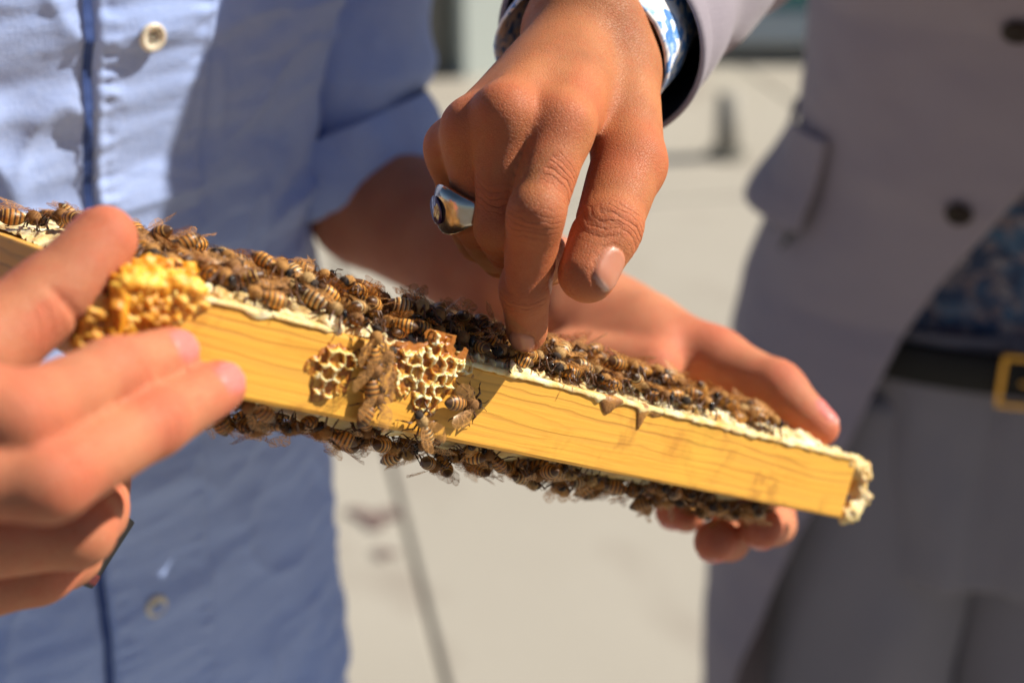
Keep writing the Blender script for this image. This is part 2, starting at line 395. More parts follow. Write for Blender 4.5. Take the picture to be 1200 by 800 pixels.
def vnormals(V, Q):
    n = np.cross(V[Q[:, 2]]-V[Q[:, 0]], V[Q[:, 3]]-V[Q[:, 1]]); N = np.zeros_like(V)
    for c in range(4): np.add.at(N, Q[:, c], n)
    return N/np.maximum(np.linalg.norm(N, axis=1, keepdims=True), 1e-12)
def relax(V, Q, it=2, lam=.5):
    for _ in range(it):
        acc = np.zeros_like(V); cn = np.zeros(len(V))
        for a, b in ((0, 1), (1, 2), (2, 3), (3, 0)):
            np.add.at(acc, Q[:, a], V[Q[:, b]]); np.add.at(acc, Q[:, b], V[Q[:, a]])
            np.add.at(cn, Q[:, a], 1); np.add.at(cn, Q[:, b], 1)
        V = V + lam*(acc/np.maximum(cn, 1)[:, None]-V)
    return V

class Hand:
    """spec: wrist, fingers (MCP PIP DIP TIP as px,py,d,r), thumb (CMC MCP IP TIP), dorsal directions"""
    def __init__(s, arm, fingers, thumb, dorsal, thumb_dorsal, nails=None, webs=True, kf=.0012, pad=1.0, extra=(), flat=.0, kj=.0075, bk=.007, link=.97):
        s.fd = []; J = lambda q: (P(q[0], q[1], q[2]), q[3])
        arm = [J(a) for a in arm]; wr, wrr = arm[-1]
        base = [Cone(arm[i][0], arm[i+1][0], arm[i][1], arm[i+1][1]) for i in range(len(arm)-1)]
        dorsal = unit(dorsal); s.groups = []
        F = [[J(q) for q in f] for f in fingers]; T = [J(q) for q in thumb]
        for f in F:
            m, r = f[0]; base.append(Cone(wr*.85+m*.15, m, wrr*.62, r*1.0))
            base.append(Cone(wr*.6+m*.4 - dorsal*r*.55, m-dorsal*r*.45, wrr*.55, r*.95))
        for i in range(len(F)-1):
            a, b = F[i][0], F[i+1][0]
            base.append(Cone(wr*.45+a[0]*.55-dorsal*.003, wr*.45+b[0]*.55-dorsal*.003, a[1]*.92, b[1]*.92))
            base.append(Cone(a[0]*link+wr*(1-link)-dorsal*.004, b[0]*link+wr*(1-link)-dorsal*.004, a[1]*.72, b[1]*.72))
        base.append(Cone(wr*.8+T[0][0]*.2, T[0][0], wrr*.7, T[0][1]))
        base.append(Cone(T[0][0], T[1][0], T[0][1], T[1][1]))
        if webs:
            mi = F[0][0]; base.append(Cone(T[0][0]*.45+T[1][0]*.55, wr*.35+mi[0]*.65-dorsal*.004, T[1][1]*.72, mi[1]*.8))
            base.append(Cone(T[0][0]*.8+T[1][0]*.2, wr*.45+mi[0]*.55-dorsal*.005, T[1][1]*.95, mi[1]*.9))
        for e in extra: a, b = J(e[0]), J(e[1]); base.append(Cone(a[0], b[0], a[1], b[1]))
        s.base = Group(base, bk)
        for idx, f in enumerate(F+[T[1:]]):
            th = idx == len(F); do = unit(thumb_dorsal if th else dorsal)
            pr = []; pts = [q[0] for q in f]; rs = [q[1] for q in f]
            for i in range(len(f)-1):
                a, b = pts[i], pts[i+1]; d = unit(b-a); dd = unit(do-d*(do@d)); mid = (a+b)/2
                L = np.linalg.norm(b-a)
                pr.append(Cone(a, b, rs[i], rs[i+1]))
                last = i == len(f)-2
                # soft pad on the palm side, slight waist on the back
                pr.append(Cone(a+d*L*.3-dd*rs[i]*.22*pad, a+d*L*(.78 if not last else .95)-dd*rs[i+1]*.26*pad, rs[i]*.86, rs[i+1]*(.86 if not last else .9)))
                if i > 0: pr.append(Cone(a+dd*rs[i]*.09-d*rs[i]*.25, a+dd*rs[i]*.07+d*rs[i]*.3, rs[i]*.88, rs[i]*.85))   # knuckle
                if i > 0: s.fd.append(('joint', a, d, dd, rs[i], last))
                if last: s.fd.append(('tip', b, d, dd, rs[i+1], th))
            s.fd.append(('mcp', pts[0], unit(pts[1]-pts[0]), do, rs[0], th))
            s.groups.append(Group(pr, .0032, kj=kj))
        s.kf = kf
def finish_hand(V, Q, feats, creaseboost=1.0, nails=True):
    N = vnormals(V, Q); n = len(V)
    red = np.zeros(n); nail = np.zeros(n); edge = np.zeros(n); cu = np.zeros(n); cw = np.zeros(n); disp = np.zeros(n)
    for kind, c, d, dd, r, fl in feats:
        q = V-c; near = np.einsum('ij,ij->i', q, q) < (3.2*r)**2
        ix = np.where(near)[0]; q = q[ix]; sd = np.cross(d, dd)
        a = q@d; up = q@dd; si = q@sd; fac = N[ix]@dd
        if kind == 'joint':
            wgt = np.exp(-(a/(r*.55))**2)*sstep(.0, .75, fac)*creaseboost
            m = wgt > cw[ix]; cw[ix[m]] = wgt[m]; cu[ix[m]] = (a*1000 + .9*np.cos(si/r*1.6))[m]
            red[ix] = np.maximum(red[ix], .5*np.exp(-(a/(r*.9))**2)*sstep(-.1, .8, fac))
            # sunk folds over the joint
            for off, am in ((-.32, .35), (.05, .5), (.38, .32)):
                disp[ix] -= .0006*am*np.exp(-((a-off*r+.0005*np.cos(si/r*2))/(.0007))**2)*sstep(.25, .85, fac)*creaseboost
            # flexion fold on the palm side
            disp[ix] -= .0011*np.exp(-(a/.0012)**2)*sstep(.2, .8, -fac)
        elif kind == 'mcp':
            red[ix] = np.maximum(red[ix], .55*np.exp(-(a/(r*1.1))**2)*sstep(.2, .9, fac))
        else:
            red[ix] = np.maximum(red[ix], .5*sstep(-2.2*r, .6*r, a))
            if not nails: continue
            hw = r*.66; x0 = -r*.95; x1 = r*.60
            u = (a-(x0+x1)/2)/((x1-x0)/2); v = si/hw
            e = (np.abs(u)**2.6+np.abs(v)**2.6)
            mk = sstep(1.12, .9, e)*sstep(.05, .3, fac)
            nail[ix] = np.maximum(nail[ix], mk); edge[ix] = np.maximum(edge[ix], mk*sstep(.72, .86, u))
            rim = np.exp(-((e-1.15)/.22)**2)*sstep(.05, .3, fac)
            disp[ix] += .0003*mk - .00055*rim
    V = V+N*disp[:, None]
    return V, dict(red=np.clip(red, 0, 1), nail=nail, nail_edge=edge, crease_u=cu, crease_w=np.clip(cw, 0, 1))

# ------------------------------------------------------------------ setting: ground, paving, building
bm = bmesh.new(); bmesh.ops.create_grid(bm, x_segments=2, y_segments=2, size=120)
g = link('ground', bm_mesh('ground', bm), None, M['joint']); g.location = (0, 60, -.012); g['kind'] = 'structure'
pav = bpy.data.objects.new('pavement', None); COL.objects.link(pav); pav['kind'] = 'structure'
ja, jb = G(457, 548), G(514, 770); jd = unit(jb-ja); jd[2] = 0; jd = unit(jd); jn = np.array([jd[1], -jd[0], 0])
if jn[0] < 0: jn = -jn
SLW, SLD = 1.83, 2.44
bm = box_bm(SLW-.010, SLD-.010, .06, (0, 0, -.03), .004, 1); slab_me = bm_mesh('paving_slab', bm); slab_me.materials.append(M['concrete'])
ang = math.atan2(jd[1], jd[0])-math.pi/2
for i in range(-3, 4):
    for j in range(-6, 4):
        c = ja + jn*(i+.5)*SLW - jd*((j+.5)*SLD-1.0)*1.0
        if c[1] > 6.3 or c[1] < -1.5: continue
        o = link('paving_slab', slab_me, pav); o.location = (c[0], c[1], RNG.uniform(-.0015, .0015)); o.rotation_euler = (0, 0, ang+math.pi*RNG.integers(0, 2))
stain = []
for k in range(2):
    c = G(440, 607) if k == 0 else G(452, 650)
    bm = bmesh.new(); rr = [.032*(1+.45*math.sin(3*a+k)+.25*math.sin(5*a+2))*(1 if k == 0 else .45) for a in np.linspace(0, 6.28, 25)[:-1]]
    vs = [bm.verts.new((c[0]+r*1.35*math.cos(a), c[1]+r*.9*math.sin(a), .006)) for r, a in zip(rr, np.linspace(0, 6.28, 25)[:-1])]
    bm.faces.new(vs); st = link('pavement_stain', bm_mesh('pavement_stain', bm), None, NT('dark_stain').fin((.17, .115, .10), .7)); st['kind'] = 'structure'

WY = 6.02
bld = thing('facade', 'pale kiosk front with a white sill and teal glazing across the pavement', 'facade', (0, WY, 0))  # building facade cut low so its shadow stays off the pavement
def bbox(name, x0, x1, y0, y1, z0, z1, m, bev=.006, par=None):
    bm = box_bm(x1-x0, y1-y0, z1-z0, ((x0+x1)/2, (y0+y1)/2, (z0+z1)/2), bev, 1); return link(name, bm_mesh(name, bm), par or bld, m)
def XZ(px, py, y=WY):
    r = RX*((px-600)/FPX) + UP*((400-py)/FPX) + FW; t = (y-CAM[1])/r[1]; q = CAM+r*t; return q[0], q[2]
x505a, _ = XZ(478, 60); x505b, _ = XZ(526, 60); x790a, _ = XZ(776, 150); x790b, _ = XZ(808, 150)
zt0 = XZ(600, 109, WY-.265)[1]; zt1 = XZ(600, 89, WY-.265)[1]; zs0 = XZ(900, 46)[1]; zs1 = XZ(900, 14)[1]; zb = XZ(900, 60)[1]
bbox('wall', -6, 7, .02, .5, 0.0, zb, M['buff'])
bbox('wall', -6, x505a, .0, .5, zb+.001, .95, M['buff'])
bbox('panel', x505b+.02, x790a, -.255, .0, zt1+.002, .93, M['pale'])
bbox('rail', x505b+.01, x790a-.01, -.275, .0, zt0, zt1, M['teal'])
bbox('plinth', x505b, x790a, -.265, .018, 0.0, zt0-.002, M['buff'])
sl_o = bbox('sill', x790b-.05, 6.5, -.11, .4, zs0, zs1, M['white'], .012)
for v in sl_o.data.vertices:
    if v.co.y < -.05 and v.co.z > (zs0+zs1)/2: v.co.y += .085
bbox('ledge', x790b-.02, 6.5, -.05, .4, zb+.002, zs0-.002, M['buff'])
bbox('window', x790b+.02, 6.4, .06, .1, zs1+.002, .80, M['teal'])
bbox('wall', x790b, 6.5, .0, .5, .802, .95, M['buff'])
bbox('low_roof', -6.1, 7.1, -.05, 1.2, .952, 1.0, M['col'])  # roof slab lowered to shorten the shadow on the paving
bbox('column', x505a, x505b, -.40, .1, .001, .94, M['col'])
for o in [c for c in bld.children if c.name.split('.')[0] in ('panel', 'rail')]:
    me = o.data; n = len(me.vertices); co = np.zeros(n*3, np.float32); me.vertices.foreach_get('co', co); co = co.reshape(-1, 3); xm = float((x505b+x790a)/2); ym = -.2
    a = math.radians(24); x, y = co[:, 0]-xm, co[:, 1]-ym; co[:, 0] = xm+x*math.cos(a)-y*math.sin(a); co[:, 1] = ym+x*math.sin(a)+y*math.cos(a); me.vertices.foreach_set('co', co.ravel())
bol = thing('bollard', 'grey low post standing before the building, right of the pointing wrist', 'bollard', (float((x790a+x790b)/2), WY-1.45, 0))
bm = bmesh.new(); bmesh.ops.create_cone(bm, cap_ends=True, segments=20, radius1=.042, radius2=.04, depth=.21); bmesh.ops.translate(bm, verts=bm.verts, vec=(0, 0, .106)); link('post', bm_mesh('post', bm, True), bol, NT('grey_post_paint').fin((.30, .28, .24), .7))
bm = bmesh.new(); bmesh.ops.create_cone(bm, cap_ends=True, segments=20, radius1=.07, radius2=.065, depth=.02); bmesh.ops.translate(bm, verts=bm.verts, vec=(0, 0, .0105)); link('base_plate', bm_mesh('base_plate', bm), bol, M['col'])

# ------------------------------------------------------------------ garments as lofts
def loft(name, rings, closed=True, mats=None, thick=0, parent=None, cap=False, flip=False):
    """rings: (n, m, 3) array"""
    R = np.asarray(rings); n, m = R.shape[:2]; V = R.reshape(-1, 3)
    i, j = np.meshgrid(np.arange(n-1), np.arange(m if closed else m-1), indexing='ij'); j2 = (j+1) % m
    Q = np.stack([i*m+j, i*m+j2, (i+1)*m+j2, (i+1)*m+j], -1).reshape(-1, 4)
    if flip: Q = Q[:, ::-1]
    V = V if parent is None else rel(parent, V)
    me = mesh_np(name, V, Q, mats); o = link(name, me, parent)
    if thick:
        md = o.modifiers.new('thickness', 'SOLIDIFY'); md.thickness = thick; md.offset = -1
    return o
def tube_rings(path, radii, seg=64, sub=80, wr=None, squash=None):
    """smooth tube through path points; wr(u, th, s)->radial offset"""
    path = np.asarray(path, float); k = len(path); ts = np.linspace(0, k-1, sub)
    def cr(arr, t):
        arr = np.asarray(arr, float); i = np.clip(np.floor(t).astype(int), 0, k-2); f = t-i
        p0 = arr[np.clip(i-1, 0, k-1)]; p1 = arr[i]; p2 = arr[i+1]; p3 = arr[np.clip(i+2, 0, k-1)]
        if arr.ndim > 1: f = f[:, None]
        return .5*((2*p1)+(-p0+p2)*f+(2*p0-5*p1+4*p2-p3)*f*f+(-p0+3*p1-3*p2+p3)*f**3)
    C = cr(path, ts); Rr = cr(radii, ts); T = np.gradient(C, axis=0); T /= np.linalg.norm(T, axis=1, keepdims=True)
    ref = np.array([0, 1.0, .2]); out = []; th = np.linspace(0, 2*np.pi, seg, endpoint=False)
    for c, t_, r in zip(C, T, Rr):
        a = unit(ref - t_*(ref@t_)); b = np.cross(t_, a); ref = a
        out.append((c, a, b, r))
    S = np.concatenate([[0], np.cumsum(np.linalg.norm(np.diff(C, axis=0), axis=1))])
    rings = np.zeros((sub, seg, 3))
    for q, (c, a, b, r) in enumerate(out):
        rr = np.full(seg, r)
        if wr is not None: rr = rr+wr(S[q]/S[-1], th, S[q], c+ (np.cos(th)[:, None]*a+np.sin(th)[:, None]*b)*r)
        rings[q] = c + rr[:, None]*(np.cos(th)[:, None]*a+np.sin(th)[:, None]*b)
    return rings
def trunk(zs, cx, cy, a, b, yaw, ths, off=0.0, e=2.3, wr=None):
    """rings over heights; th 0 = body front, positive towards image left (the wearer's right)"""
    zs = np.asarray(zs); ev = lambda f: np.array([f(z) if callable(f) else f for z in zs])
    CX, CY, A, B = ev(cx), ev(cy), ev(a), ev(b)
    th = np.asarray(ths) if np.ndim(ths) == 2 else np.tile(ths, (len(zs), 1))
    s_, c_ = np.sin(th), np.cos(th)
    # front direction (sin yaw, -cos yaw); side (wearer's right) direction = (-cos yaw, -sin yaw)
    pu = np.sign(s_)*np.abs(s_)**(2/e); pv = np.sign(c_)*np.abs(c_)**(2/e)
    U_ = pu*(A[:, None]+off); V_ = pv*(B[:, None]+off)
    X = CX[:, None]+V_*math.sin(yaw)-U_*math.cos(yaw); Y = CY[:, None]-V_*math.cos(yaw)-U_*math.sin(yaw)
    R = np.stack([X, Y, np.tile(zs[:, None], (1, th.shape[1]))], -1)
    if wr is not None:
        nx = pu/A[:, None]; ny = pv/B[:, None]
        nn = np.stack([ny*math.sin(yaw)-nx*math.cos(yaw), -ny*math.cos(yaw)-nx*math.sin(yaw), 0*nx], -1); nn /= np.linalg.norm(nn, axis=-1, keepdims=True)
        R = R + nn*wr(th, np.tile(zs[:, None], (1, th.shape[1])), R)[..., None]
    return R
interp = lambda xs, ys: (lambda z: float(np.interp(z, xs, ys)))

# ---- person in the blue shirt
pa = thing('person', 'person in a pale blue shirt with rolled sleeves holding the beehive frame by both ends', 'person', (-.25, .69, 0))
BX = interp([.0, .98, 1.10, 1.18, 1.25, 1.33, 1.42], [-.268, -.262, -.255, -.250, -.244, -.230, -.226]); BA = interp([.78, .98, 1.1, 1.18, 1.25, 1.33, 1.42, 1.5], [.184, .172, .160, .153, .155, .172, .185, .12]); BB = interp([.8, 1.1, 1.33, 1.5], [.112, .108, .115, .075])
BYAW = math.radians(45); BY = .69
def shirt_wr(th, z, R):
    q = np.stack([th*.16, z, z*0], -1)
    r = .0034*fbm(q*np.array([9, 22, 1]), 4, 3) + .0016*fbm(q*np.array([24, 70, 1]), 3, 9)
    rg = 1-np.abs(vnoise(q*np.array([16, 22, 1])+1.5*vnoise(q*np.array([8, 8, 1]), 33)[..., None], 34)); r = r + .0030*rg**6
    # slanting pulls from the waist towards the arm
    ph = (z-1.02)*52 + th*5.0 + 1.6*vnoise(q*np.array([7, 7, 1]), 4)
    r = r + .0028*np.cos(ph)*sstep(1.16, 1.05, z)*(.5+.5*vnoise(q*np.array([5, 9, 1]), 8))
    ph2 = (z-1.3)*70 - th*9 + 2.2*vnoise(q*np.array([9, 9, 1]), 14)
    r = r + .0020*np.cos(ph2)*sstep(1.10, 1.2, z)*sstep(.02, .14, np.abs(th))*(.5+.5*vnoise(q*np.array([11, 11, 1]), 18))
    return r
zs = np.linspace(.78, 1.5, 340); ths = np.linspace(-np.pi, np.pi, 421)[:-1]
shirt = loft('shirt', trunk(zs, BX, BY, BA, BB, BYAW, ths, wr=shirt_wr), True, [M['shirt']], 0, pa)
# placket: a second strip of cloth, gathered by its stitching
PW = .0165
pths = np.linspace(.0, 1, 30)
def plack_wr(th, z, R):
    e = np.linspace(0, 1, th.shape[1])[None, :]
    gather = .0008*(np.cos(z*700+5*vnoise(np.stack([z*45, th*8, z*0], -1), 2))*(.4+.9*vnoise(np.stack([z*70, th*20, z*0], -1), 12))+.9*fbm(np.stack([th*30, z*210, z*0], -1), 2, 13))*(np.exp(-((e-.14)/.1)**2)+np.exp(-((e-.86)/.1)**2))
    line = -.0007*(np.exp(-((e-.12)/.02)**2)+np.exp(-((e-.88)/.02)**2))
    lip = -.0042*np.exp(-(e/.03)**2)-.0035*np.exp(-((1-e)/.03)**2)
    return shirt_wr(th, z, R)*.9 + .0034 + gather + line + lip
half = PW/.118
zsp = np.linspace(.80, 1.49, 520)
loft('placket', trunk(zsp, BX, BY, BA, BB, BYAW, half - 2*half*pths, wr=plack_wr), False, [M['shirt']], 0, shirt).matrix_parent_inverse = Matrix()
shirt_kids = [shirt.children[0]] if shirt.children else []
# narrow dark blue strip along one edge of the placket
def edge_wr(th, z, R): return shirt_wr(th, z, R)*.9 + .0012
loft('front_edge', trunk(zsp, BX, BY, BA, BB, BYAW, half*1.0+np.linspace(.0, .022, 4), wr=edge_wr), False, [M['thread']], 0, shirt)
# fix parents: placket and edge were given in shirt space (shirt sits at the person's origin)
for ch in shirt.children:
    me = ch.data; n = len(me.vertices); co = np.zeros(n*3, np.float32); me.vertices.foreach_get('co', co)
    co = co.reshape(-1, 3) - np.array(pa.location, np.float32); me.vertices.foreach_set('co', co.ravel())
def button_me(name, r, h, mat, holes=4):
    bm = bmesh.new(); prof = [(0, h*.55), (r*.45, h*.5), (r*.62, h*.75), (r*.8, h), (r*.95, h*.8), (r, h*.4), (r*.9, 0), (0, 0)]
    S = 28; rings = []
    for (x, z) in prof:
        rings.append([bm.verts.new((x*math.cos(a), x*math.sin(a), z)) for a in np.linspace(0, 2*math.pi, S, endpoint=False)] if x > 0 else [bm.verts.new((0, 0, z))])
    for A, B in zip(rings[:-1], rings[1:]):
        for i in range(S):
            a0, a1 = A[i % len(A)], A[(i+1) % len(A)]; b0, b1 = B[i % len(B)], B[(i+1) % len(B)]
            vs = [v for k, v in enumerate([a0, b0, b1, a1]) if v not in [a0, b0, b1, a1][:k]]
            if len(vs) > 2: bm.faces.new(vs)
    nf = len(bm.faces)
    for k in range(holes):
        a = k*math.pi/2+.785; c = bmesh.ops.create_cone(bm, cap_ends=True, segments=8, radius1=r*.12, radius2=r*.12, depth=.0005)
        bmesh.ops.translate(bm, verts=c['verts'], vec=(r*.24*math.cos(a), r*.24*math.sin(a), h*.55))
    me = bm_mesh(name, bm, True); me.materials.append(mat); me.materials.append(M['horn'])
    fm = np.zeros(len(me.polygons), np.int32); fm[nf:] = 1; me.polygons.foreach_set('material_index', fm)
    return me
def on_trunk(z, th, cx, cy, a, b, yaw, off):
    r = trunk([z, z+.002], cx, cy, a, b, yaw, np.array([th, th+.01]), off=off)
    p = r[0, 0]; tx = unit(r[0, 0]-r[0, 1]); tz = unit(r[1, 0]-r[0, 0]); nrm = unit(np.cross(tz, tx));
    c = np.array([cx(z) if callable(cx) else cx, cy(z) if callable(cy) else cy, z])
    if nrm@(p-c) < 0: nrm = -nrm
    ry = np.cross(nrm, tx)
    return Matrix(((tx[0], ry[0], nrm[0], p[0]), (tx[1], ry[1], nrm[1], p[1]), (tx[2], ry[2], nrm[2], p[2]), (0, 0, 0, 1)))
bme = button_me('button', .0064, .0028, M['cream'])
def put(o, mw, root): o.matrix_local = Matrix.Translation(-Vector(root.location)) @ mw
for z in (1.405, 1.312, 1.219, 1.126, 1.018, .93):
    o = link('button', bme, shirt); put(o, on_trunk(z, .02, BX, BY, BA, BB, BYAW, .0044), pa)
# sleeves
def sl_wr(u, th, s, X):
    q = X*1.0
    fold = .0085*np.cos(s*70 + 1.6*np.cos(th+1) + 2.2*vnoise(q*14, 5))*sstep(.40, .7, u)*sstep(1.0, .92, u)*(.4+.6*np.cos(th*.5+.4)**2)
    return fold + .003*fbm(q*22, 3, 21)
slp = [P(415, -330, .80), P(408, -120, .80), P(404, 30, .80), P(403, 120, .805), P(420, 206, .812)]
o = loft('sleeve', tube_rings(slp, [.066, .055, .0490, .0445, .0510], 96, 150, sl_wr), True, [M['shirt']], .0012, pa); o.parent = shirt
def cuff(p0, p1, r0, r1, mat, name='cuff', parent=None, roll=.0035, root=None, wv=.0012):
    """rolled band: outer side, rolled lip and inner side"""
    prof = [(-.0, .0), (.25, roll*.9), (.6, roll), (.9, roll*.9), (1.0, roll*.2), (.96, -roll*.8), (.6, -roll*1.1), (.1, -roll*1.1)]
    p0, p1 = np.asarray(p0), np.asarray(p1); d = unit(p1-p0); a = unit(np.cross(d, [0, .3, 1])); b = np.cross(d, a)
    th = np.linspace(0, 2*np.pi, 96, endpoint=False); R = []
    for u, k in prof:
        c = p0+(p1-p0)*u; r = r0+(r1-r0)*u+k
        rr = r + wv*fbm(np.stack([np.cos(th)*3, np.sin(th)*3, th*0+u*1.2], -1), 3, 31)
        R.append(c+rr[:, None]*(np.cos(th)[:, None]*a+np.sin(th)[:, None]*b))
    o = loft(name, np.array(R), True, [mat], 0, root); 
    if parent: o.parent = parent
    return o
cuff(P(398, 146, .803), P(431, 224, .813), .0520, .0505, M['shirt'], 'cuff', shirt, .0032, pa, .0028)
slr = [P(-900, -300, .80), P(-960, 80, .62), P(-930, 380, .48), P(-800, 520, .42)]
o = loft('sleeve', tube_rings(slr, [.068, .058, .05, .048], 64, 90, sl_wr), True, [M['shirt']], .0012, pa); o.parent = shirt
cuff(P(-860, 480, .44), P(-760, 545, .41), .048, .046, M['shirt'], 'cuff', shirt, .003, pa, .0015)
# trousers
def leg(name, x, y, r0, r1, root, mat, z0=.9):
    rings = []
    for z in np.linspace(.07, z0, 50):
        f = (z-.07)/(z0-.07); r = r1+(r0-r1)*f**.8; th = np.linspace(0, 2*np.pi, 40, endpoint=False)
        rr = r + .004*fbm(np.stack([np.cos(th)*2, np.sin(th)*2, th*0+z*9], -1), 2, 41)
        rings.append(np.stack([x+rr*np.cos(th), y+rr*np.sin(th)*.95, th*0+z], -1))
    return loft(name, np.array(rings), True, [mat], .0015, root)
def trousers(root, xl, xr, y, mat, r0=.088, top=.95, yl=0, yr=0):
    tr = loft('trousers', trunk(np.linspace(.70, top, 20), interp([0, 2], [(xl+xr)/2]*2), y, .125, .085, BYAW, np.linspace(-np.pi, np.pi, 65)[:-1]), True, [mat], .0015, root)
    for x, dy in ((xl, yl), (xr, yr)):
        l = leg('trouser_leg', x, y+dy, r0, .055, root, mat, .80); l.parent = tr
    return tr
trousers(pa, -.335, -.205, .715, M['denim'], .068, .84)
def shoe(root, x, y, yaw):
    bm = bmesh.new(); bmesh.ops.create_uvsphere(bm, u_segments=20, v_segments=12, radius=1)
    for v in bm.verts:
        v.co = Vector((v.co.x*.045*(1.1-.25*v.co.y), v.co.y*.14, max(v.co.z, -.5)*.05*(1.2-.5*v.co.y)))
    for v in bm.verts: v.co.z += .03
    me = bm_mesh('shoe', bm, True); o = link('shoe', me, root, M['leather']); o.location = Vector((x, y, 0))-Vector(root.location); o.rotation_euler = (0, 0, yaw)
for x in (-.34, -.18): shoe(pa, x, .64, math.pi*.85)

# ---- person in the grey suit
pb = thing('person', 'person in a grey linen suit and floral shirt pointing at the bees with one finger', 'person', (.40, 1.06, 0))
SX, SYAW = .402, math.radians(-14); SY = interp([.6, 1.0, 1.25, 1.48], [1.10, 1.08, .985, .80])  # trunk leans forward to shade the blue shirt
SA = interp([.5, .72, .95, 1.1, 1.25, 1.42, 1.5], [.20, .205, .188, .170, .178, .20, .13]); SB = interp([.5, .9, 1.1, 1.3, 1.5], [.128, .125, .118, .128, .08])
ths = np.linspace(-np.pi, np.pi, 161)[:-1]
sz = np.linspace(.985, 1.48, 90)
shb = loft('shirt', trunk(sz, SX, SY, lambda z: SA(z)-.020, lambda z: SB(z)-.020, SYAW, ths, wr=lambda th, z, R: .003*fbm(R*14, 3, 51)), True, [M['floral_dark']], 0, pb)
trb = loft('trousers', trunk(np.linspace(.76, .995, 70), SX, SY, lambda z: .160+.01*(1.0-z), lambda z: .108+.01*(1-z), SYAW, ths, wr=lambda th, z, R: .004*fbm(R*np.array([16, 16, 7]), 3, 53)+.006*np.cos(R[..., 0]*70+R[..., 2]*16+1.5*vnoise(R*9, 3))*sstep(1.0, .85, z) - .006*np.exp(-(th/.035)**2)), True, [M['trouser']], .0015, pb)
for x in (.326, .488):
    l = leg('trouser_leg', x, 1.088, .094, .065, pb, M['trouser'], .93); l.parent = trb
for x in (.315, .495): shoe(pb, x, 1.05, 0)
belt = loft('belt', trunk(np.array([.965, .966, .969, .996, .999, 1.0])-.012, SX, SY, lambda z: .160, lambda z: .108, SYAW, ths, off=0,
    wr=lambda th, z, R: np.array([.008, .013, .015, .015, .013, .008])[:, None]+th*0), True, [M['leather']], 0, pb)
# buckle frame
bm = bmesh.new()
for (x0, x1, z0, z1) in ((-.022, .022, .0186, .0222), (-.022, .022, -.0222, -.0186), (-.0222, -.0186, -.0185, .0185), (.0186, .0222, -.0185, .0185)):
    c = bmesh.ops.create_cube(bm, size=1)
    for v in c['verts']: v.co = Vector((x0+(v.co.x+.5)*(x1-x0), z0+(v.co.y+.5)*(z1-z0), v.co.z*.005))
bmesh.ops.bevel(bm, geom=bm.edges[:], offset=.0009, segments=2, affect='EDGES'); me = bm_mesh('buckle', bm); o = link('buckle', me, belt, M['gold'])
bmx = on_trunk(.9705, -.07, SX, SY, .160, .108, SYAW, .0185); put(o, bmx, pb)
bm = box_bm(.026, .0035, .0035, (.006, 0, .002), .001, 1); o2 = link('buckle_prong', bm_mesh('buckle_prong', bm), belt, M['gold']); put(o2, bmx, pb)
# jacket: each front panel is open towards the middle and cut away below
edge = interp([.42, .50, .62, .70, .80, .90, .98, 1.05, 1.12, 1.2, 1.3, 1.5], [1.3, 1.12, .95, .80, .66, .50, .39, .29, .15, -.01, -.20, -.45])
jz = np.linspace(.42, 1.5, 280)
def jk_wr(th, z, R):
    q = R*1.0
    r = .004*fbm(q*6, 3, 61) + .0012*fbm(q*30, 2, 63)
    r = r + .012*np.exp(-((th-1.5)/.45)**2)*sstep(1.14, 1.0, z)*sstep(.8, .95, z)
    return r + .005
for side in (1, -1):
    TH = np.array([side*np.linspace(edge(z) if side > 0 else edge(z)+.05, np.pi*(1.0 if side > 0 else .998), 130) for z in jz])
    R = trunk(jz, SX, SY, SA, SB, SYAW, TH, off=.008 if side > 0 else .004, wr=jk_wr)
    if side > 0:
        jk = loft('jacket', R, False, [M['linen']], .0022, pb, flip=True)
        jk.modifiers['thickness'].material_offset = 0
    else:
        o = loft('jacket_front', R, False, [M['linen']], .0022, pb); o.parent = jk
hbm = button_me('button', .0095, .0035, M['horn'])
def panel_fit(px, py):
    # the spot on the panel nearest to the pixel's ray
    best = None
    for z in np.linspace(.9, 1.45, 111):
        for th in np.linspace(-.3, 1.5, 91):
            p = trunk([z], SX, SY, SA, SB, SYAW, np.array([th]), off=.016)[0, 0]; q = p-CAM; d = q@FW
            e = (600+(q@RX)/d*FPX-px)**2+(400-(q@UP)/d*FPX-py)**2
            if best is None or e < best[0]: best = (e, z, th)
    return best
for px, py in ((1123, 252), (1192, 38)):
    _, bz_, bt_ = panel_fit(px, py); o = link('button', hbm, jk); put(o, on_trunk(bz_, bt_, SX, SY, SA, SB, SYAW, .0145), pb)
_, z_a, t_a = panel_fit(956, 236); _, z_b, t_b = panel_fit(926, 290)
q_ = np.linspace(0, 1, 14); shade_strip = []
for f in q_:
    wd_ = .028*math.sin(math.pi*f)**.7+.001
    shade_strip.append(trunk([z_a+(z_b-z_a)*f], SX, SY, SA, SB, SYAW, t_a+(t_b-t_a)*f+np.linspace(-wd_, wd_, 4), off=.016, wr=jk_wr)[0])
o = loft('pocket_shade', np.array(shade_strip), False, [M['lining']], .001, pb); o.parent = jk  # dark strip in lining colour, painted as the shade under the flap
# hip pocket flap, lifted at its lower edge, over a dark strip painted as its shade
zf = np.linspace(1.07, 1.15, 24); thf = np.linspace(1.0, 1.75, 26)
fl_wr = lambda th, z, R: jk_wr(th, z, R) + .0035 + .019*sstep(1.15, 1.075, z)*(.35+.65*sstep(1.0, 1.6, th))
o = loft('pocket_flap', trunk(zf, SX, SY, SA, SB, SYAW, thf, off=.008, wr=fl_wr), False, [M['linen']], .003, pb); o.parent = jk
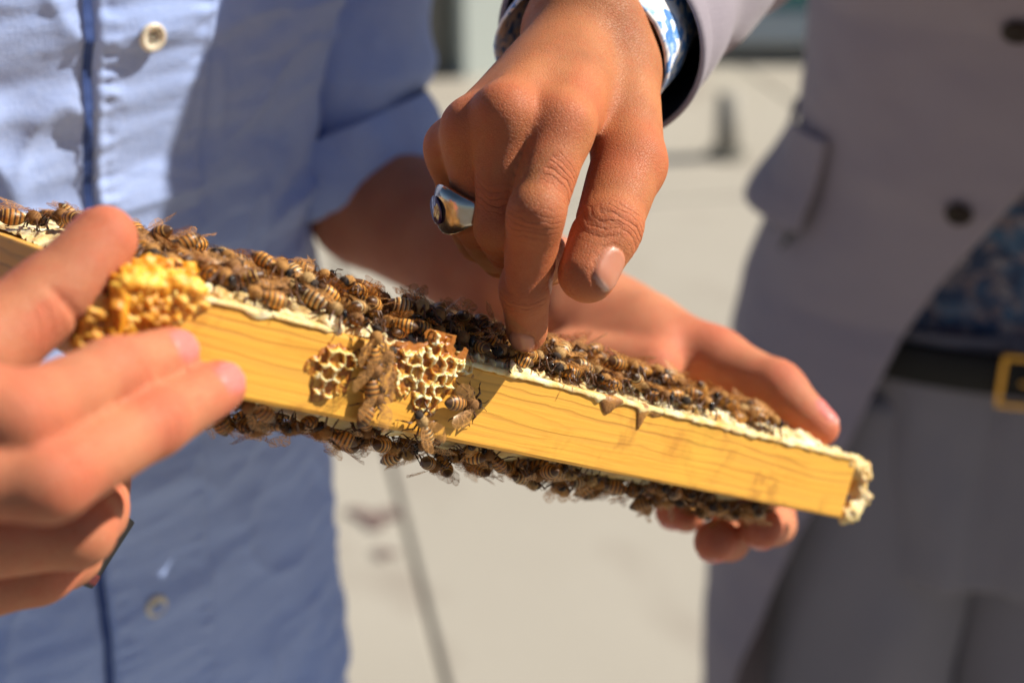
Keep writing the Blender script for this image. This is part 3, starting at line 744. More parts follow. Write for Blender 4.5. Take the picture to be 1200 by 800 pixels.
# sleeve of the pointing arm with its lining, and the shirt cuff inside it
wr_c = P(703, 52, .536); el = P(865, -170, .72); sh = P(1030, -310, .83)
ax0 = unit(el-wr_c)
def js_wr(u, th, s, X): return .0035*fbm(X*16, 3, 71)*sstep(0, .06, u) + .004*np.cos(s*75+1.5*np.cos(th)+2*vnoise(X*12, 7))*sstep(.08, .25, u)
slv = loft('sleeve', tube_rings([wr_c, wr_c+ax0*.07, el*.7+wr_c*.3+np.array([.0, 0, -.01]), el, sh*.5+el*.5+np.array([0, 0, -.03]), sh], [.0395, .042, .050, .058, .066, .078], 96, 170, js_wr), True, [M['linen']], 0, pb); slv.parent = jk
slr_ = tube_rings([wr_c+ax0*.0005, wr_c+ax0*.03, wr_c+ax0*.09], [.0388, .0370, .038], 72, 24)
o = loft('sleeve_lining', slr_, True, [M['lining']], 0, pb, flip=True); o.parent = jk
# folded hem joining sleeve and lining
hem = np.array([tube_rings([wr_c-ax0*.0002+ax0*dz, wr_c+ax0*(.02+dz)], [r, r], 96, 2)[0] for dz, r in ((.012, .0405), (.002, .0410), (-.0012, .0404), (-.0014, .0394), (.0004, .0386))])
o = loft('sleeve_hem', hem, True, [M['linen']], 0, pb, flip=True); o.parent = jk
wr_s = P(692, 54, .531); cw_ = lambda u, th, s, X: .0011*fbm(X*60, 3, 77)+.0012*np.cos(2*th+1)
scuff = loft('shirt_cuff', np.concatenate([tube_rings([wr_s-ax0*.0130, wr_s+ax0*.02, wr_s+ax0*.06], [.0328, .0325, .0325], 72, 20, cw_)[::-1], tube_rings([wr_s-ax0*.0138, wr_s+ax0*.02, wr_s+ax0*.05], [.0316, .0310, .0305], 72, 20, cw_)]), True, [M['floral_light']], 0, pb); scuff.parent = shb
# the other arm, out of view, posed bent forward for the shade it casts
s2 = np.array([.585, .90, 1.37]); e2 = np.array([.54, .78, 1.12]); w2 = np.array([.41, .71, 1.27])
o = loft('sleeve', tube_rings([s2, s2*.5+e2*.5, e2, e2*.4+w2*.6, w2-.015*unit(w2-e2)], [.08, .066, .06, .052, .042], 64, 90, js_wr), True, [M['linen']], .002, pb); o.parent = jk

# ------------------------------------------------------------------ hands
# pointing right hand of the suit wearer
hp = Hand(arm=[(800, -110, .63, .034), (710, 0, .54, .0260), (688, 44, .514, .0243)],
    fingers=[[(655, 148, .450, .0102), (628, 253, .4385, .0085), (614.5, 340, .452, .0074), (617, 390, .4665, .0064)],
             [(592, 136, .447, .0099), (588, 268, .4535, .0083), (620, 315, .482, .0078), (656, 302, .502, .0072)],
             [(554, 151, .4545, .0094), (563, 262, .466, .0082), (590, 300, .494, .0074), (620, 297, .513, .0068)],
             [(531, 172, .468, .0086), (541, 240, .481, .0074), (562, 284, .502, .0068), (592, 288, .517, .0062)]],
    thumb=[(718, 84, .507, .0165), (738, 192, .473, .0118), (712, 270, .452, .0102), (690, 322, .444, .0088)],
    dorsal=CV(-.12, .45, -.88), thumb_dorsal=CV(.85, .30, -.45), kf=.0008, kj=.0045, bk=.0050, link=.80)
def head(c, f):
    c = np.array(c); f = unit(f); u = np.array([0, 0, 1.0]); u = unit(u-f*(u@f)); s = np.cross(f, u)
    pr = [Cone(c-f*.02+u*.02, c+f*.012+u*.025, .088, .080), Cone(c+f*.03-u*.05, c+f*.05-u*.085, .062, .040), Cone(c+f*.045+u*.03, c+f*.055-u*.01, .050, .048),
          Cone(c+f*.095+u*.015, c+f*.112-u*.028, .009, .014), Cone(c+f*.088-u*.055+s*.018, c+f*.088-u*.055-s*.018, .012, .012), Cone(c+f*.080-u*.092, c+f*.082-u*.090, .02, .02)]
    for q in (1, -1):
        pr += [Cone(c+s*q*.03+f*.078+u*.012, c+s*q*.034+f*.076+u*.012, .016, .014), Cone(c+s*q*.082+u*.015-f*.005, c+s*q*.080-u*.035+f*.002, .016, .011), Cone(c+s*q*.015+f*.085+u*.035, c+s*q*.045+f*.075+u*.036, .010, .010)]
    return pr
def hair(c, f, root, col):
    c = np.array(c); f = unit(f); u = np.array([0, 0, 1.0]); u = unit(u-f*(u@f))
    V, Q = surface_nets(.004, [(Group([Cone(c-f*.028+u*.028, c+f*.01+u*.042, .092, .082), Cone(c-f*.05+u*.01, c-f*.055-u*.05, .075, .045)], .01), [], .001)])
    N = vnormals(V, Q); V = V+N*(.004*fbm(V*np.array([120, 120, 40]), 3, 101))[:, None]
    t = NT('hair_colour'); mt = t.fin(t.mix(t.noise(300, 3), col, tuple(x*.5 for x in col)), .5, t.bump(t.noise(900, 3), .6, .001))
    link('hair', mesh_np('hair', rel(root, V), Q, [mt]), root)
s2 = np.array([.585, .90, 1.37]); e2 = np.array([.54, .78, 1.12]); w2 = np.array([.41, .71, 1.27])
wd = unit(w2-e2); wa = unit(np.cross(wd, [.3, -1, .2])); wb = np.cross(wd, wa); fist = []
for q in range(4):
    m = w2+wd*(.078-.006*abs(q-1))+wa*(.026-.0175*q); fist += [Cone(w2+wa*(.012-.008*q), m, .017, .0125), Cone(m, m+wd*.012+wb*.040, .0105, .009), Cone(m+wd*.012+wb*.040, m-wd*.014+wb*.046, .009, .0075)]
fist += [Cone(w2+wa*.012, w2+wd*.045+wa*.035+wb*.015, .018, .012), Cone(w2+wd*.045+wa*.035+wb*.015, w2+wd*.085+wa*.03+wb*.035, .0115, .0085)]
hb, hbf = (.295, .785, 1.60), (-.5, -.45, -.62)  # unseen head, set leaning in to shade the blue shirt
armb = Group([Cone(P(800, -110, .63), P(865, -170, .72), .034, .040), Cone(P(865, -170, .72), P(1030, -310, .83), .040, .046), Cone(P(1030, -310, .83), np.array([.40, .91, 1.43]), .046, .06),
              Cone(np.array([.40, .91, 1.43]), np.array([.325, .83, 1.53]), .058, .052), Cone(np.array([.40, .91, 1.43]), s2, .06, .044), Cone(s2, e2, .044, .040), Cone(e2, w2, .038, .027)]+fist+head(hb, hbf), .012)
V, Q = surface_nets(.0010, [(hp.base, hp.groups, hp.kf), (armb, [], .001)])
hair(hb, hbf, pb, (.03, .018, .012))
V = relax(V, Q, 2, .5); V, at = finish_hand(V, Q, hp.fd, .8)
body_b = link('body', mesh_np('body', rel(pb, V), Q, [M['skin_tan']], True, at), pb)
print('pointing person', len(V))
# signet ring on the ring finger: band, shoulders, table and stone
ra, rb = P(557, 152, .4545), P(563, 262, .466); rc = ra*.22+rb*.78; rdir = unit(rb-ra)
out = unit(CV(-.88, .05, -.42)); out = unit(out-rdir*(out@rdir)); sd = np.cross(rdir, out)
rings = []
for th in np.linspace(0, 2*np.pi, 72, endpoint=False):
    k = max(0.0, math.cos(th))**2.2; hw = .0030+.0058*k; th_out = .0014+.0040*k
    r0 = .0098; n_ = out*math.cos(th)+sd*math.sin(th)
    prof = [(-hw*.92, 0), (-hw, th_out*.5), (-hw*.72, th_out), (hw*.72, th_out), (hw, th_out*.5), (hw*.92, 0)]
    rings.append([rc+n_*(r0+t_)+rdir*x for x, t_ in prof])
R = np.array(rings); R = np.concatenate([R, R[:1]])
ring = loft('signet_ring', R, True, [M['silver']], 0, pb)
bv = ring.modifiers.new('round', 'SUBSURF'); bv.levels = 1; bv.render_levels = 2
bm = bmesh.new(); bmesh.ops.create_uvsphere(bm, u_segments=24, v_segments=12, radius=1)
for v in bm.verts: v.co = Vector((v.co.x*.0048, v.co.y*.0050, v.co.z*.0008))
me = bm_mesh('ring_stone', bm, True); o = link('ring_stone', me, ring, M['stone'])
p = rc+out*(.0098+.0053); mw = Matrix(((rdir[0], sd[0], out[0], p[0]), (rdir[1], sd[1], out[1], p[1]), (rdir[2], sd[2], out[2], p[2]), (0, 0, 0, 1))); put(o, mw, pb)

# both hands of the shirt wearer, joined through the arms and shoulders
hn = Hand(arm=[(-880, 430, .44, .040), (-560, 560, .355, .033), (-400, 560, .335, .029)],
    fingers=[[(-135, 448, .312, .0118), (24, 487, .322, .0096), (132, 436, .352, .0082), (203, 414, .374, .0070)],
             [(-140, 548, .314, .0120), (58, 562, .322, .0094), (180, 496, .354, .0082), (258, 452, .379, .0070)],
             [(-140, 640, .356, .0120), (90, 622, .374, .0096), (112, 600, .396, .0084), (122, 560, .412, .0074)],
             [(-125, 706, .374, .0112), (46, 668, .392, .0090), (84, 652, .406, .0078), (100, 622, .416, .0068)]],
    thumb=[(-270, 505, .34, .0175), (-60, 430, .352, .0125), (52, 352, .368, .0102), (122, 276, .379, .0082)],
    dorsal=CV(.18, .12, -.92), thumb_dorsal=CV(-.5, .65, .35), kf=.0010)
hf = Hand(arm=[(404, 155, .83, .036), (438, 236, .80, .0370), (560, 300, .742, .0325), (655, 352, .695, .0275), (700, 378, .672, .0255)],
    fingers=[[(850, 475, .640, .0125), (908, 556, .655, .0096), (908, 614, .630, .0088), (892, 622, .604, .0080)],
             [(815, 480, .652, .0125), (860, 584, .668, .0098), (854, 632, .640, .0090), (836, 636, .606, .0084)],
             [(780, 480, .665, .0118), (812, 566, .680, .0092), (804, 600, .650, .0082), (788, 600, .620, .0076)],
             [(750, 470, .678, .0105), (772, 540, .690, .0080), (764, 566, .668, .0070), (752, 566, .648, .0062)]],
    thumb=[(752, 392, .655, .0190), (836, 422, .634, .0138), (912, 455, .612, .0112), (961, 500, .5985, .0082)],
    dorsal=CV(.1, -.75, .65), thumb_dorsal=CV(.45, .85, -.25), kf=.0012,
    extra=(((672, 350, .688, .0155), (738, 372, .670, .016)), ((664, 420, .640, .013), (765, 432, .622, .0125)), ((668, 386, .664, .016), (750, 398, .648, .0165)), ((700, 404, .652, .0145), (770, 412, .636, .0145))))
shl = [P(-900, -380, .84), P(-960, 80, .62), P(-880, 430, .44)]; shr = [P(415, -380, .84), P(404, 40, .80), P(402, 150, .825)]
ctr = np.array([-.225, .70, 1.42])
ha, haf = (-.225, .60, 1.60), (.35, -.45, -.7)
hair(ha, haf, pa, (.10, .06, .03))
arms = Group(head(ha, haf)+[Cone(ctr, np.array([-.225, .63, 1.54]), .06, .052), Cone(shl[0], shl[1], .046, .040), Cone(shl[1], shl[2], .040, .038), Cone(shr[0], shr[1], .036, .032), Cone(shr[1], shr[2], .032, .036),
              Cone(shl[0], ctr, .05, .06), Cone(ctr, shr[0], .06, .036)], .01)
Va, Qa = surface_nets(.0014, [(hn.base, hn.groups, hn.kf), (hf.base, hf.groups, hf.kf), (arms, [], .001)])
Va = relax(Va, Qa, 2, .5); Va, at = finish_hand(Va, Qa, hn.fd+hf.fd, .7)
tool = thing('hand_tool', 'dark tool with a red patch behind the curled lower fingers of the near hand', 'tool', P(128, 645, .406))
ta, tb = P(93, 684, .406), P(146, 602, .412); tx_ = unit(tb-ta); tz_ = unit(np.cross(tx_, FW)); ty_ = np.cross(tz_, tx_)
for nm, f0, f1, hw_, mt in (('blade', .0, 1.0, .0011, NT('dark_tool_steel').fin((.010, .008, .008), .6)), ('red_paint', .04, .20, .0014, NT('red_tool_paint').fin((.14, .008, .008), .6))):
    bm = box_bm(float(np.linalg.norm(tb-ta))*(f1-f0), .020, hw_*2, (0, .008, 0), .0007, 2); o = link(nm, bm_mesh(nm, bm), tool, mt); p_ = ta+(tb-ta)*(f0+f1)/2
    put(o, Matrix(((tx_[0], ty_[0], tz_[0], p_[0]), (tx_[1], ty_[1], tz_[1], p_[1]), (tx_[2], ty_[2], tz_[2], p_[2]), (0, 0, 0, 1))), tool)
link('body', mesh_np('body', rel(pa, Va), Qa, [M['skin_pink']], True, at), pa)
print('shirt person body', len(Va))

# ------------------------------------------------------------------ the hive frame
O0 = P(130, 324, .3686); O1 = P(1012, 541, .588)
tv = O1-O0; LEN = float(np.linalg.norm(tv)); tv = unit(tv)
hv = CV(-.266, -.964, .016); hv = unit(hv-tv*(hv@tv)); nv = -hv            # nv: up out of the comb
wv = np.cross(nv, tv); wv = unit(wv)
if wv@FW < 0: wv = -wv
H, DEP, BW = .0250, .212, .010
FR = Matrix(((tv[0], wv[0], nv[0], O0[0]), (tv[1], wv[1], nv[1], O0[1]), (tv[2], wv[2], nv[2], O0[2]), (0, 0, 0, 1)))
fr = thing('beehive_frame', 'pine beehive frame of capped comb covered in bees, held flat between both hands', 'beehive frame'); fr.matrix_world = FR
def upx(px, py, ww=0.0):
    """frame coordinates (u, n) where the pixel's ray meets the plane w = ww"""
    r = RX*((px-600)/FPX) + UP*((400-py)/FPX) + FW; o = O0+wv*ww
    t_ = ((o-CAM)@wv)/(r@wv); q = CAM+r*t_-o; return float(q@tv), float(q@nv)
def bar(name, x0, x1, y0, y1, z0, z1, m, bev=.0012, wob=.0):
    bm = box_bm(x1-x0, y1-y0, z1-z0, (0, 0, 0), bev, 2); me = bm_mesh(name, bm)
    o = link(name, me, fr, m); o.location = ((x0+x1)/2, (y0+y1)/2, (z0+z1)/2); return o
bar('front_bar', .002, LEN-.004, 0, BW, -H, 0, M['wood_x'])
bar('left_bar', .0, .010, BW+.0002, DEP, -H+.001, .0006, M['wood_y'])
bar('right_bar', LEN-.014, LEN-.004, BW+.0002, DEP-.0102, -H+.001, -.0006, M['wood_y'])
bar('back_bar', .0102, LEN-.004, DEP-.010, DEP, -H+.0015, 0, M['wood_x'])
# comb: upper face
def comb_top(u, s):
    e = sstep(-.001, .016, s)*sstep(.0, .02, u)*sstep(LEN-.002, LEN-.03, u)
    p = np.stack([u*1, s*1, u*0], -1)
    return .0006 + .0042*e + .0016*fbm(p*70, 3, 81)*e + .0007*fbm(p*260, 2, 83)
nu, ns = 420, 150
uu = np.linspace(.006, LEN-.006, nu)
jag = .0030+.0026*fbm(np.stack([uu*60, uu*0, uu*0], -1), 3, 85)
jag = np.where(uu > LEN-.07, jag*.8, jag)
S_ = jag[:, None] + (DEP-.012-jag[:, None])*np.linspace(0, 1, ns)[None, :]**1.6
U_ = np.tile(uu[:, None], (1, ns)); Z_ = comb_top(U_, S_)
# hexagonal cell pits and domed cappings
a_ = .0054; hx = np.round(S_/(a_*.866)); ux = U_/a_-.5*(hx % 2); du = (ux-np.round(ux))*a_; ds = (S_/(a_*.866)-hx)*a_*.866
rr = np.sqrt(du**2+ds**2)/(a_*.5); openc = vnoise(np.stack([np.round(ux)*.31, hx*.31, hx*0], -1), 87) > -.05
Z_ = Z_ + np.where(openc, -.0016*sstep(.95, .5, rr), .0006*sstep(1.0, .2, rr)*np.clip(.6+1.2*vnoise(np.stack([np.round(ux)*1.7, hx*1.7, hx*0], -1), 88), 0, 1.3))*sstep(.001, .006, S_)
Z_[:, 0] = -.0004
V = np.stack([U_, S_, Z_], -1)
i, j = np.meshgrid(np.arange(nu-1), np.arange(ns-1), indexing='ij'); Q = np.stack([i*ns+j, (i+1)*ns+j, (i+1)*ns+j+1, i*ns+j+1], -1).reshape(-1, 4)
link('comb', mesh_np('comb', V.reshape(-1, 3), Q, [M['cap']]), fr)
# comb: lower face, bulging below the bar
uu = np.linspace(.012, LEN-.018, 240); S_ = np.linspace(BW+.0005, DEP-.012, 90)[None, :]; U_ = np.tile(uu[:, None], (1, 90)); S_ = np.tile(S_, (240, 1))
pp = np.stack([U_, S_, U_*0], -1)
Z_ = -H+.001-.0065*sstep(BW, BW+.018, S_)*sstep(.01, .04, U_)*sstep(LEN-.018, LEN-.06, U_)+.0012*fbm(pp*90, 3, 91)
i, j = np.meshgrid(np.arange(239), np.arange(89), indexing='ij'); Q = np.stack([i*90+j, i*90+j+1, (i+1)*90+j+1, (i+1)*90+j], -1).reshape(-1, 4)
link('lower_comb', mesh_np('lower_comb', np.stack([U_, S_, Z_], -1).reshape(-1, 3), Q, [M['burr']]), fr)
# lumps of wax crusts along the edges, built as smooth blobs with rough skin
def blob(name, balls, mat, h=.0007, k=.003, rough=.0008, holes=(), seed=0, fscale=260):
    prims = [Cone(b[0], b[1] if len(b) > 3 else b[0], b[-2], b[-1]) for b in [(np.array(q[0]), np.array(q[1]), q[2], q[3]) for q in balls]]
    def carve(X, F):
        for c, r in holes:
            d = np.sqrt(((X-np.array(c, np.float32))**2).sum(-1))-r; F = np.maximum(F, -d)
        return F
    V, Q = surface_nets(h, [(Group(prims, k), [], .001)], carve if holes else None, 32)
    V = relax(V, Q, 1, .5); N = vnormals(V, Q); V = V+N*(rough*fbm(V*fscale, 3, seed))[:, None]
    return link(name, mesh_np(name, V, Q, [mat]), fr)
# corner mass by the near hand
B = lambda px, py, w_, r: ((*upx(px, py, w_), w_), r)
def BB_(px, py, w_, r, px2=None, py2=None, r2=None):
    u, n = upx(px, py, w_); a = (u, w_, n)
    if px2 is None: return (a, a, r, r)
    u, n = upx(px2, py2, w_); return (a, (u, w_, n), r, r2 or r)
blob('wax_crust', [BB_(205, 352, .001, .0040, 232, 352, .003), BB_(150, 348, .003, .0050, 190, 362, .0045), BB_(112, 372, .004, .0055, 128, 362, .005), BB_(104, 396, .004, .0050), BB_(140, 385, .003, .005, 120, 404, .0045),
                   BB_(170, 370, .001, .0035, 200, 372, .0025), BB_(95, 350, .007, .0045)], M['lump'], .0006, .0020, .0012, [((upx(140, 398, 0)[0], -.004, upx(140, 398, 0)[1]), .0035), ((upx(118, 384, 0)[0], -.003, upx(118, 384, 0)[1]), .003)], 5, 620)
blob('wax_bridge', [BB_(150, 326, .001, .0036, 225, 338, .0034), BB_(142, 330, -.001, .0026, 134, 402, .0022), BB_(170, 318, .014, .004, 215, 322, .004)], M['orange'], .0007, .003, .0013, (), 6, 420)
# ragged wax on the far end
blob('wax_crust', [BB_(1003, 546, .004, .0045, 985, 540, .003), BB_(1006, 566, .004, .0040, 1008, 585, .0040), BB_(992, 604, .003, .0042, 1000, 596, .004), BB_(1010, 552, .008, .0045)], M['burr'], .0008, .002, .0013, [((upx(1004, 568, 0)[0]+.001, -.0015, upx(1004, 568, 0)[1]), .0040)], 8, 300)
# lip of wax and propolis along the top front edge with hanging drips
def lip(u0, u1, mat, drips, hh=.0022, th=.0014, seed=0, name='wax_lip'):
    n = int((u1-u0)/.0006); u = np.linspace(u0, u1, n); p = np.stack([u*300, u*0, u*0+seed], -1)
    dep = hh*(.55+.5*vnoise(p*.45, 95+seed)) + .0006*vnoise(p*1.6, 96)
    for c, wd, dp in drips: dep = dep + dp*np.exp(-((u-c)/wd)**2)
    taper = sstep(u0, u0+.004, u)*sstep(u1, u1-.004, u); dep = np.maximum(dep, .0004)*taper; tk = th*(.8+.3*vnoise(p*.7, 97))*taper
    prof = [(.007, .0012, 0), (.002, .0014, 0), (-.0006, .0008, .3), (-1.0, 0, .0), (-1.0, 0, .55), (-.65, 0, 1.0), (.0001, 0, 1.02)]
    rows = []
    rows.append(np.stack([u, u*0+.0075, u*0+.0008*taper], -1)); rows.append(np.stack([u, u*0+.002, .0014*taper], -1)); rows.append(np.stack([u, -tk*.55, .0010*taper], -1))
    rows.append(np.stack([u, -tk, -dep*.25], -1)); rows.append(np.stack([u, -tk*.9, -dep*.8], -1)); rows.append(np.stack([u, -tk*.45, -dep], -1)); rows.append(np.stack([u, u*0+.0003, -dep*1.0], -1))
    R = np.array(rows); n_, m_ = R.shape[:2]; i, j = np.meshgrid(np.arange(n_-1), np.arange(m_-1), indexing='ij')
    Q = np.stack([i*m_+j, i*m_+j+1, (i+1)*m_+j+1, (i+1)*m_+j], -1).reshape(-1, 4)[:, ::-1]
    return link(name, mesh_np(name, R.reshape(-1, 3), Q, [mat]), fr)
ux_ = lambda px: upx(px, 330+(px-130)*.246)[0]
lip(ux_(520), ux_(1004), M['burr'], [(ux_(720), .003, .0018), (ux_(752), .0022, .0035), (ux_(700), .002, .0010), (ux_(880), .002, .0008)], .0009, .0009, 1)
lip(ux_(215), ux_(392), M['burr'], [(ux_(300), .004, .0006)], .0007, .0008, 2)
lip(ux_(688), ux_(735), M['propolis'], [(ux_(712), .0035, .0052)], .0012, .0009, 3, 'propolis_drip')
lip(ux_(738), ux_(782), M['propolis'], [(ux_(752), .0020, .0078), (ux_(765), .003, .002)], .001, .0009, 4, 'propolis_drip')
# clumps of white capping wax standing above the edge
for k, (px, w_, r, l) in enumerate([(240, .004, .0035, 30), (285, .004, .003, 40), (380, .0035, .0038, 14), (388, .006, .0032, 8), (540, .004, .003, 26), (580, .004, .0032, 30), (640, .005, .0026, 30), (830, .006, .0040, 26), (856, .008, .0032, 14), (905, .006, .003, 26), (960, .005, .0026, 30)]):
    u = ux_(px); du = (ux_(px+l)-u)
    blob('capping_clump', [((u+du*q+.001*math.sin(q*7+k), w_+.0016*math.sin(q*9+k), .0012+.0010*math.sin(q*5+k*2)), (u+du*q+.0012, w_+.001, .0018), r*(.50+.18*math.sin(k+q*11)), r*.42) for q in np.linspace(0, 1, 7)], M['cap'], .0006, .0008, .0011, (), 20+k, 620)
# burr comb on the front face: patches of thin-walled open cells, torn at their edges
def burr(cx_, cy_, ru, rn, hmax, seed, lean=0.0, pitch=.0050):
    u0, n0 = upx(cx_, cy_); st = .00024
    u = np.arange(-ru*1.35, ru*1.35, st); n = np.arange(-rn*1.35, rn*1.35, st)
    U, N_ = np.meshgrid(u, n, indexing='ij'); p = np.stack([U, N_, U*0+seed], -1)
    wu = U+.0011*vnoise(p*260, seed)+.0005*vnoise(p*700, seed+1); wn = N_+.0011*vnoise(p*260, seed+2)+.0005*vnoise(p*700, seed+3)
    best = np.full(U.shape, 9.0); sec = np.full(U.shape, 9.0); cid = np.zeros(U.shape)
    for i in range(-6, 7):
        for j in range(-6, 7):
            px, pn = (i+.5*(j % 2))*pitch, j*pitch*.866; d = np.hypot(wu-px, wn-pn)
            m = d < best; sec = np.where(m, best, np.minimum(sec, d)); cid = np.where(m, i*17.0+j*5.3, cid); best = np.where(m, d, best)
    wall = (sec-best)/2                                           # distance to the nearest wall
    hc = .5+.5*vnoise(np.stack([cid, cid*.37, cid*0+seed], -1)*3.7, seed+4)
    rad = np.hypot(U/ru, N_/rn)+.40*fbm(p*190, 3, seed+5)-lean*U/ru*.5; film = sstep(1.40, 1.0, rad)*sstep(-.5, .3, fbm(p*420, 2, seed+8))
    mask = sstep(1.02, .80, rad)
    H_ = hmax*(.55+.5*hc)*(1+.25*fbm(p*330, 2, seed+6))*(1+lean*U/ru)
    w_ = sstep(.00066, .00016, wall)
    h = film*.00045 + mask*(.00025+H_*(.10+.90*w_)) + .00012*fbm(p*900, 2, seed+7)*mask - .0003
    V = np.stack([U+u0+h*.18*np.sign(.5-hc)*w_, -h, N_+n0-h*.15], -1); a_, b_ = U.shape
    i, j = np.meshgrid(np.arange(a_-1), np.arange(b_-1), indexing='ij'); keep = (mask[:-1, :-1]+mask[1:, 1:]+film[:-1, :-1]+film[1:, 1:] > .02).ravel()
    Q = np.stack([i*b_+j, (i+1)*b_+j, (i+1)*b_+j+1, i*b_+j+1], -1).reshape(-1, 4)[keep]
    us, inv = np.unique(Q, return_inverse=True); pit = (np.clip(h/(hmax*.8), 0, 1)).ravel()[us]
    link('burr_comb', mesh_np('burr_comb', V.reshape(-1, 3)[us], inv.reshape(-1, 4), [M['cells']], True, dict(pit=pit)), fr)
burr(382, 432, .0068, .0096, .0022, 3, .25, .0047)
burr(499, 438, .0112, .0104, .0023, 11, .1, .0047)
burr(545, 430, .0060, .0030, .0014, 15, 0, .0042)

# ------------------------------------------------------------------ bees
def ell(name, rx, ry, rz, c, mats, seg=(16, 10), hair=0, hl=.0007, shape=None, seed=0):
    bm = bmesh.new(); bmesh.ops.create_uvsphere(bm, u_segments=seg[0], v_segments=seg[1], radius=1)
    for v in bm.verts:
        x, y, z = v.co.z, v.co.x, v.co.y                      # poles along x
        k = shape(x) if shape else 1
        v.co = Vector((c[0]+x*rx, c[1]+y*ry*k, c[2]+z*rz*k))
    rg = random.Random(seed)
    for _ in range(hair):
        a, b = rg.uniform(0, 6.283), rg.uniform(-1, 1); s_ = math.sqrt(1-b*b); d = Vector((b, s_*math.cos(a), s_*math.sin(a)))
        if d.z < -.5: continue
        p = Vector((c[0]+d.x*rx*.98, c[1]+d.y*ry*.98, c[2]+d.z*rz*.98)); t_ = (d+Vector((rg.uniform(-.4, .4), rg.uniform(-.4, .4), rg.uniform(-.2, .4)))).normalized()
        sdv = d.cross(Vector((rg.uniform(-1, 1), rg.uniform(-1, 1), rg.uniform(-1, 1)))).normalized()*.00006
        bm.faces.new([bm.verts.new(p+sdv), bm.verts.new(p-sdv), bm.verts.new(p+t_*hl*rg.uniform(.6, 1.2))])
    me = bm_mesh(name, bm, True)
    for m in mats: me.materials.append(m)
    return me
def tube_me(name, pts, rad, mat, seg=5):
    bm = bmesh.new(); rings = []; pts = [Vector(p) for p in pts]
    for i, p in enumerate(pts):
        d = (pts[min(i+1, len(pts)-1)]-pts[max(i-1, 0)]).normalized(); a = d.orthogonal().normalized(); b = d.cross(a)
        rings.append([bm.verts.new(p+(a*math.cos(q)+b*math.sin(q))*rad[i]) for q in np.linspace(0, 6.2832, seg, endpoint=False)])
    for A, B_2 in zip(rings[:-1], rings[1:]):
        for k in range(seg): bm.faces.new((A[k], A[(k+1) % seg], B_2[(k+1) % seg], B_2[k]))
    bm.faces.new(rings[-1]); bm.faces.new(rings[0][::-1])
    me = bm_mesh(name, bm, True); me.materials.append(mat); return me
def wing_me(side, ang, lift, seed):
    # outline in wing space: root at origin, tip towards -x; fore and hind wing overlap into one membrane
    prof = [(0, -.0003), (-.002, -.0009), (-.0045, -.0013), (-.007, -.0013), (-.0088, -.0004), (-.0093, .0006), (-.0088, .0016), (-.0074, .0026), (-.006, .0031), (-.0046, .0033), (-.003, .0029), (-.0012, .0014), (0, .0006)]
    bm = bmesh.new(); n = len(prof); grid = []
    mid = [((p[0]+prof[n-1-k][0])/2, (p[1]+prof[n-1-k][1])/2) for k, p in enumerate(prof)]
    vs = []
    for x, y in prof:
        z = .00025*math.sin(x*1900)+.0002*math.sin(y*1600+seed)
        vs.append(bm.verts.new((x, y*side, z)))
    cen = bm.verts.new((-.005, .0008*side, .0004))
    for k in range(n): bm.faces.new((vs[k], vs[(k+1) % n], cen))
    R_ = Matrix.Translation((.0008, .0012*side, .0046)) @ Matrix.Rotation(-side*ang, 4, 'Z') @ Matrix.Rotation(lift, 4, 'Y') @ Matrix.Rotation(side*.18, 4, 'X')
    bmesh.ops.transform(bm, matrix=R_, verts=bm.verts)
    me = bm_mesh('wing', bm, True); me.materials.append(M['wing']); return me
def leg_me(side, x0, fx, reach):
    s_ = side
    return tube_me('leg', [(x0, .0012*s_, .0021), (x0+fx*.35, .0032*s_*reach, .0033), (x0+fx*.7, .0042*s_*reach, .0012), (x0+fx*1.0, .0050*s_*reach, .0001), (x0+fx*1.15, .0058*s_*reach, 0)], [.00034, .00040, .00034, .00020, .00008], M['bee_leg'])
abd_shape = lambda x: (1-.18*abs(x)**3)*(1.0 if x > -.2 else 1-.28*((-x-.2)/.8)**1.5)
protos = []
for vi in range(3):
    ab = ell('abdomen', .0041, .00235, .0021, (-.0047, 0, .0028), [ABD[vi]], (20, 18), 26, .0005, abd_shape, vi)
    th_ = ell('thorax', .0021, .0021, .0019, (.0012, 0, .0034), [THO[vi]], (14, 10), 170, .0009, None, vi+9)
    hd = ell('head', .00095, .0017, .0015, (.0038, 0, .0029), [M['bee_head'], M['bee_eye']], (14, 10), 30, .0005, None, vi+19)
    fm = np.array([1 if (abs(p.center.y) > .00105 and len(p.vertices) > 3) or (len(p.vertices) == 4 and abs(p.center.y) > .00105) else 0 for p in hd.polygons], np.int32); hd.polygons.foreach_set('material_index', fm)
    an = [tube_me('antenna', [(.0045, .0005*s_, .0033), (.0056, .0009*s_, .0040), (.0071, .0017*s_, .0033)], [.00013, .00012, .00010], M['bee_leg']) for s_ in (1, -1)]
    wi = [wing_me(s_, (.16, .42, .26)[vi], (.10, .16, .05)[vi], vi) for s_ in (1, -1)]
    lg = [leg_me(s_, x, fx, 1+.1*vi) for s_ in (1, -1) for x, fx in ((.0024, .0026), (.0010, .0002), (-.0002, -.0034))]
    protos.append([('abdomen', ab), ('thorax', th_), ('head', hd)]+[('antenna', a) for a in an]+[('wing', q) for q in wi]+[('leg', q) for q in lg])
first = []
for vi in range(3):
    e = bpy.data.objects.new('honeybee', None); e.empty_display_size = .005
    kids = [(nm, bpy.data.objects.new(nm, me)) for nm, me in protos[vi]]
    first.append((e, kids))
nb = [0]
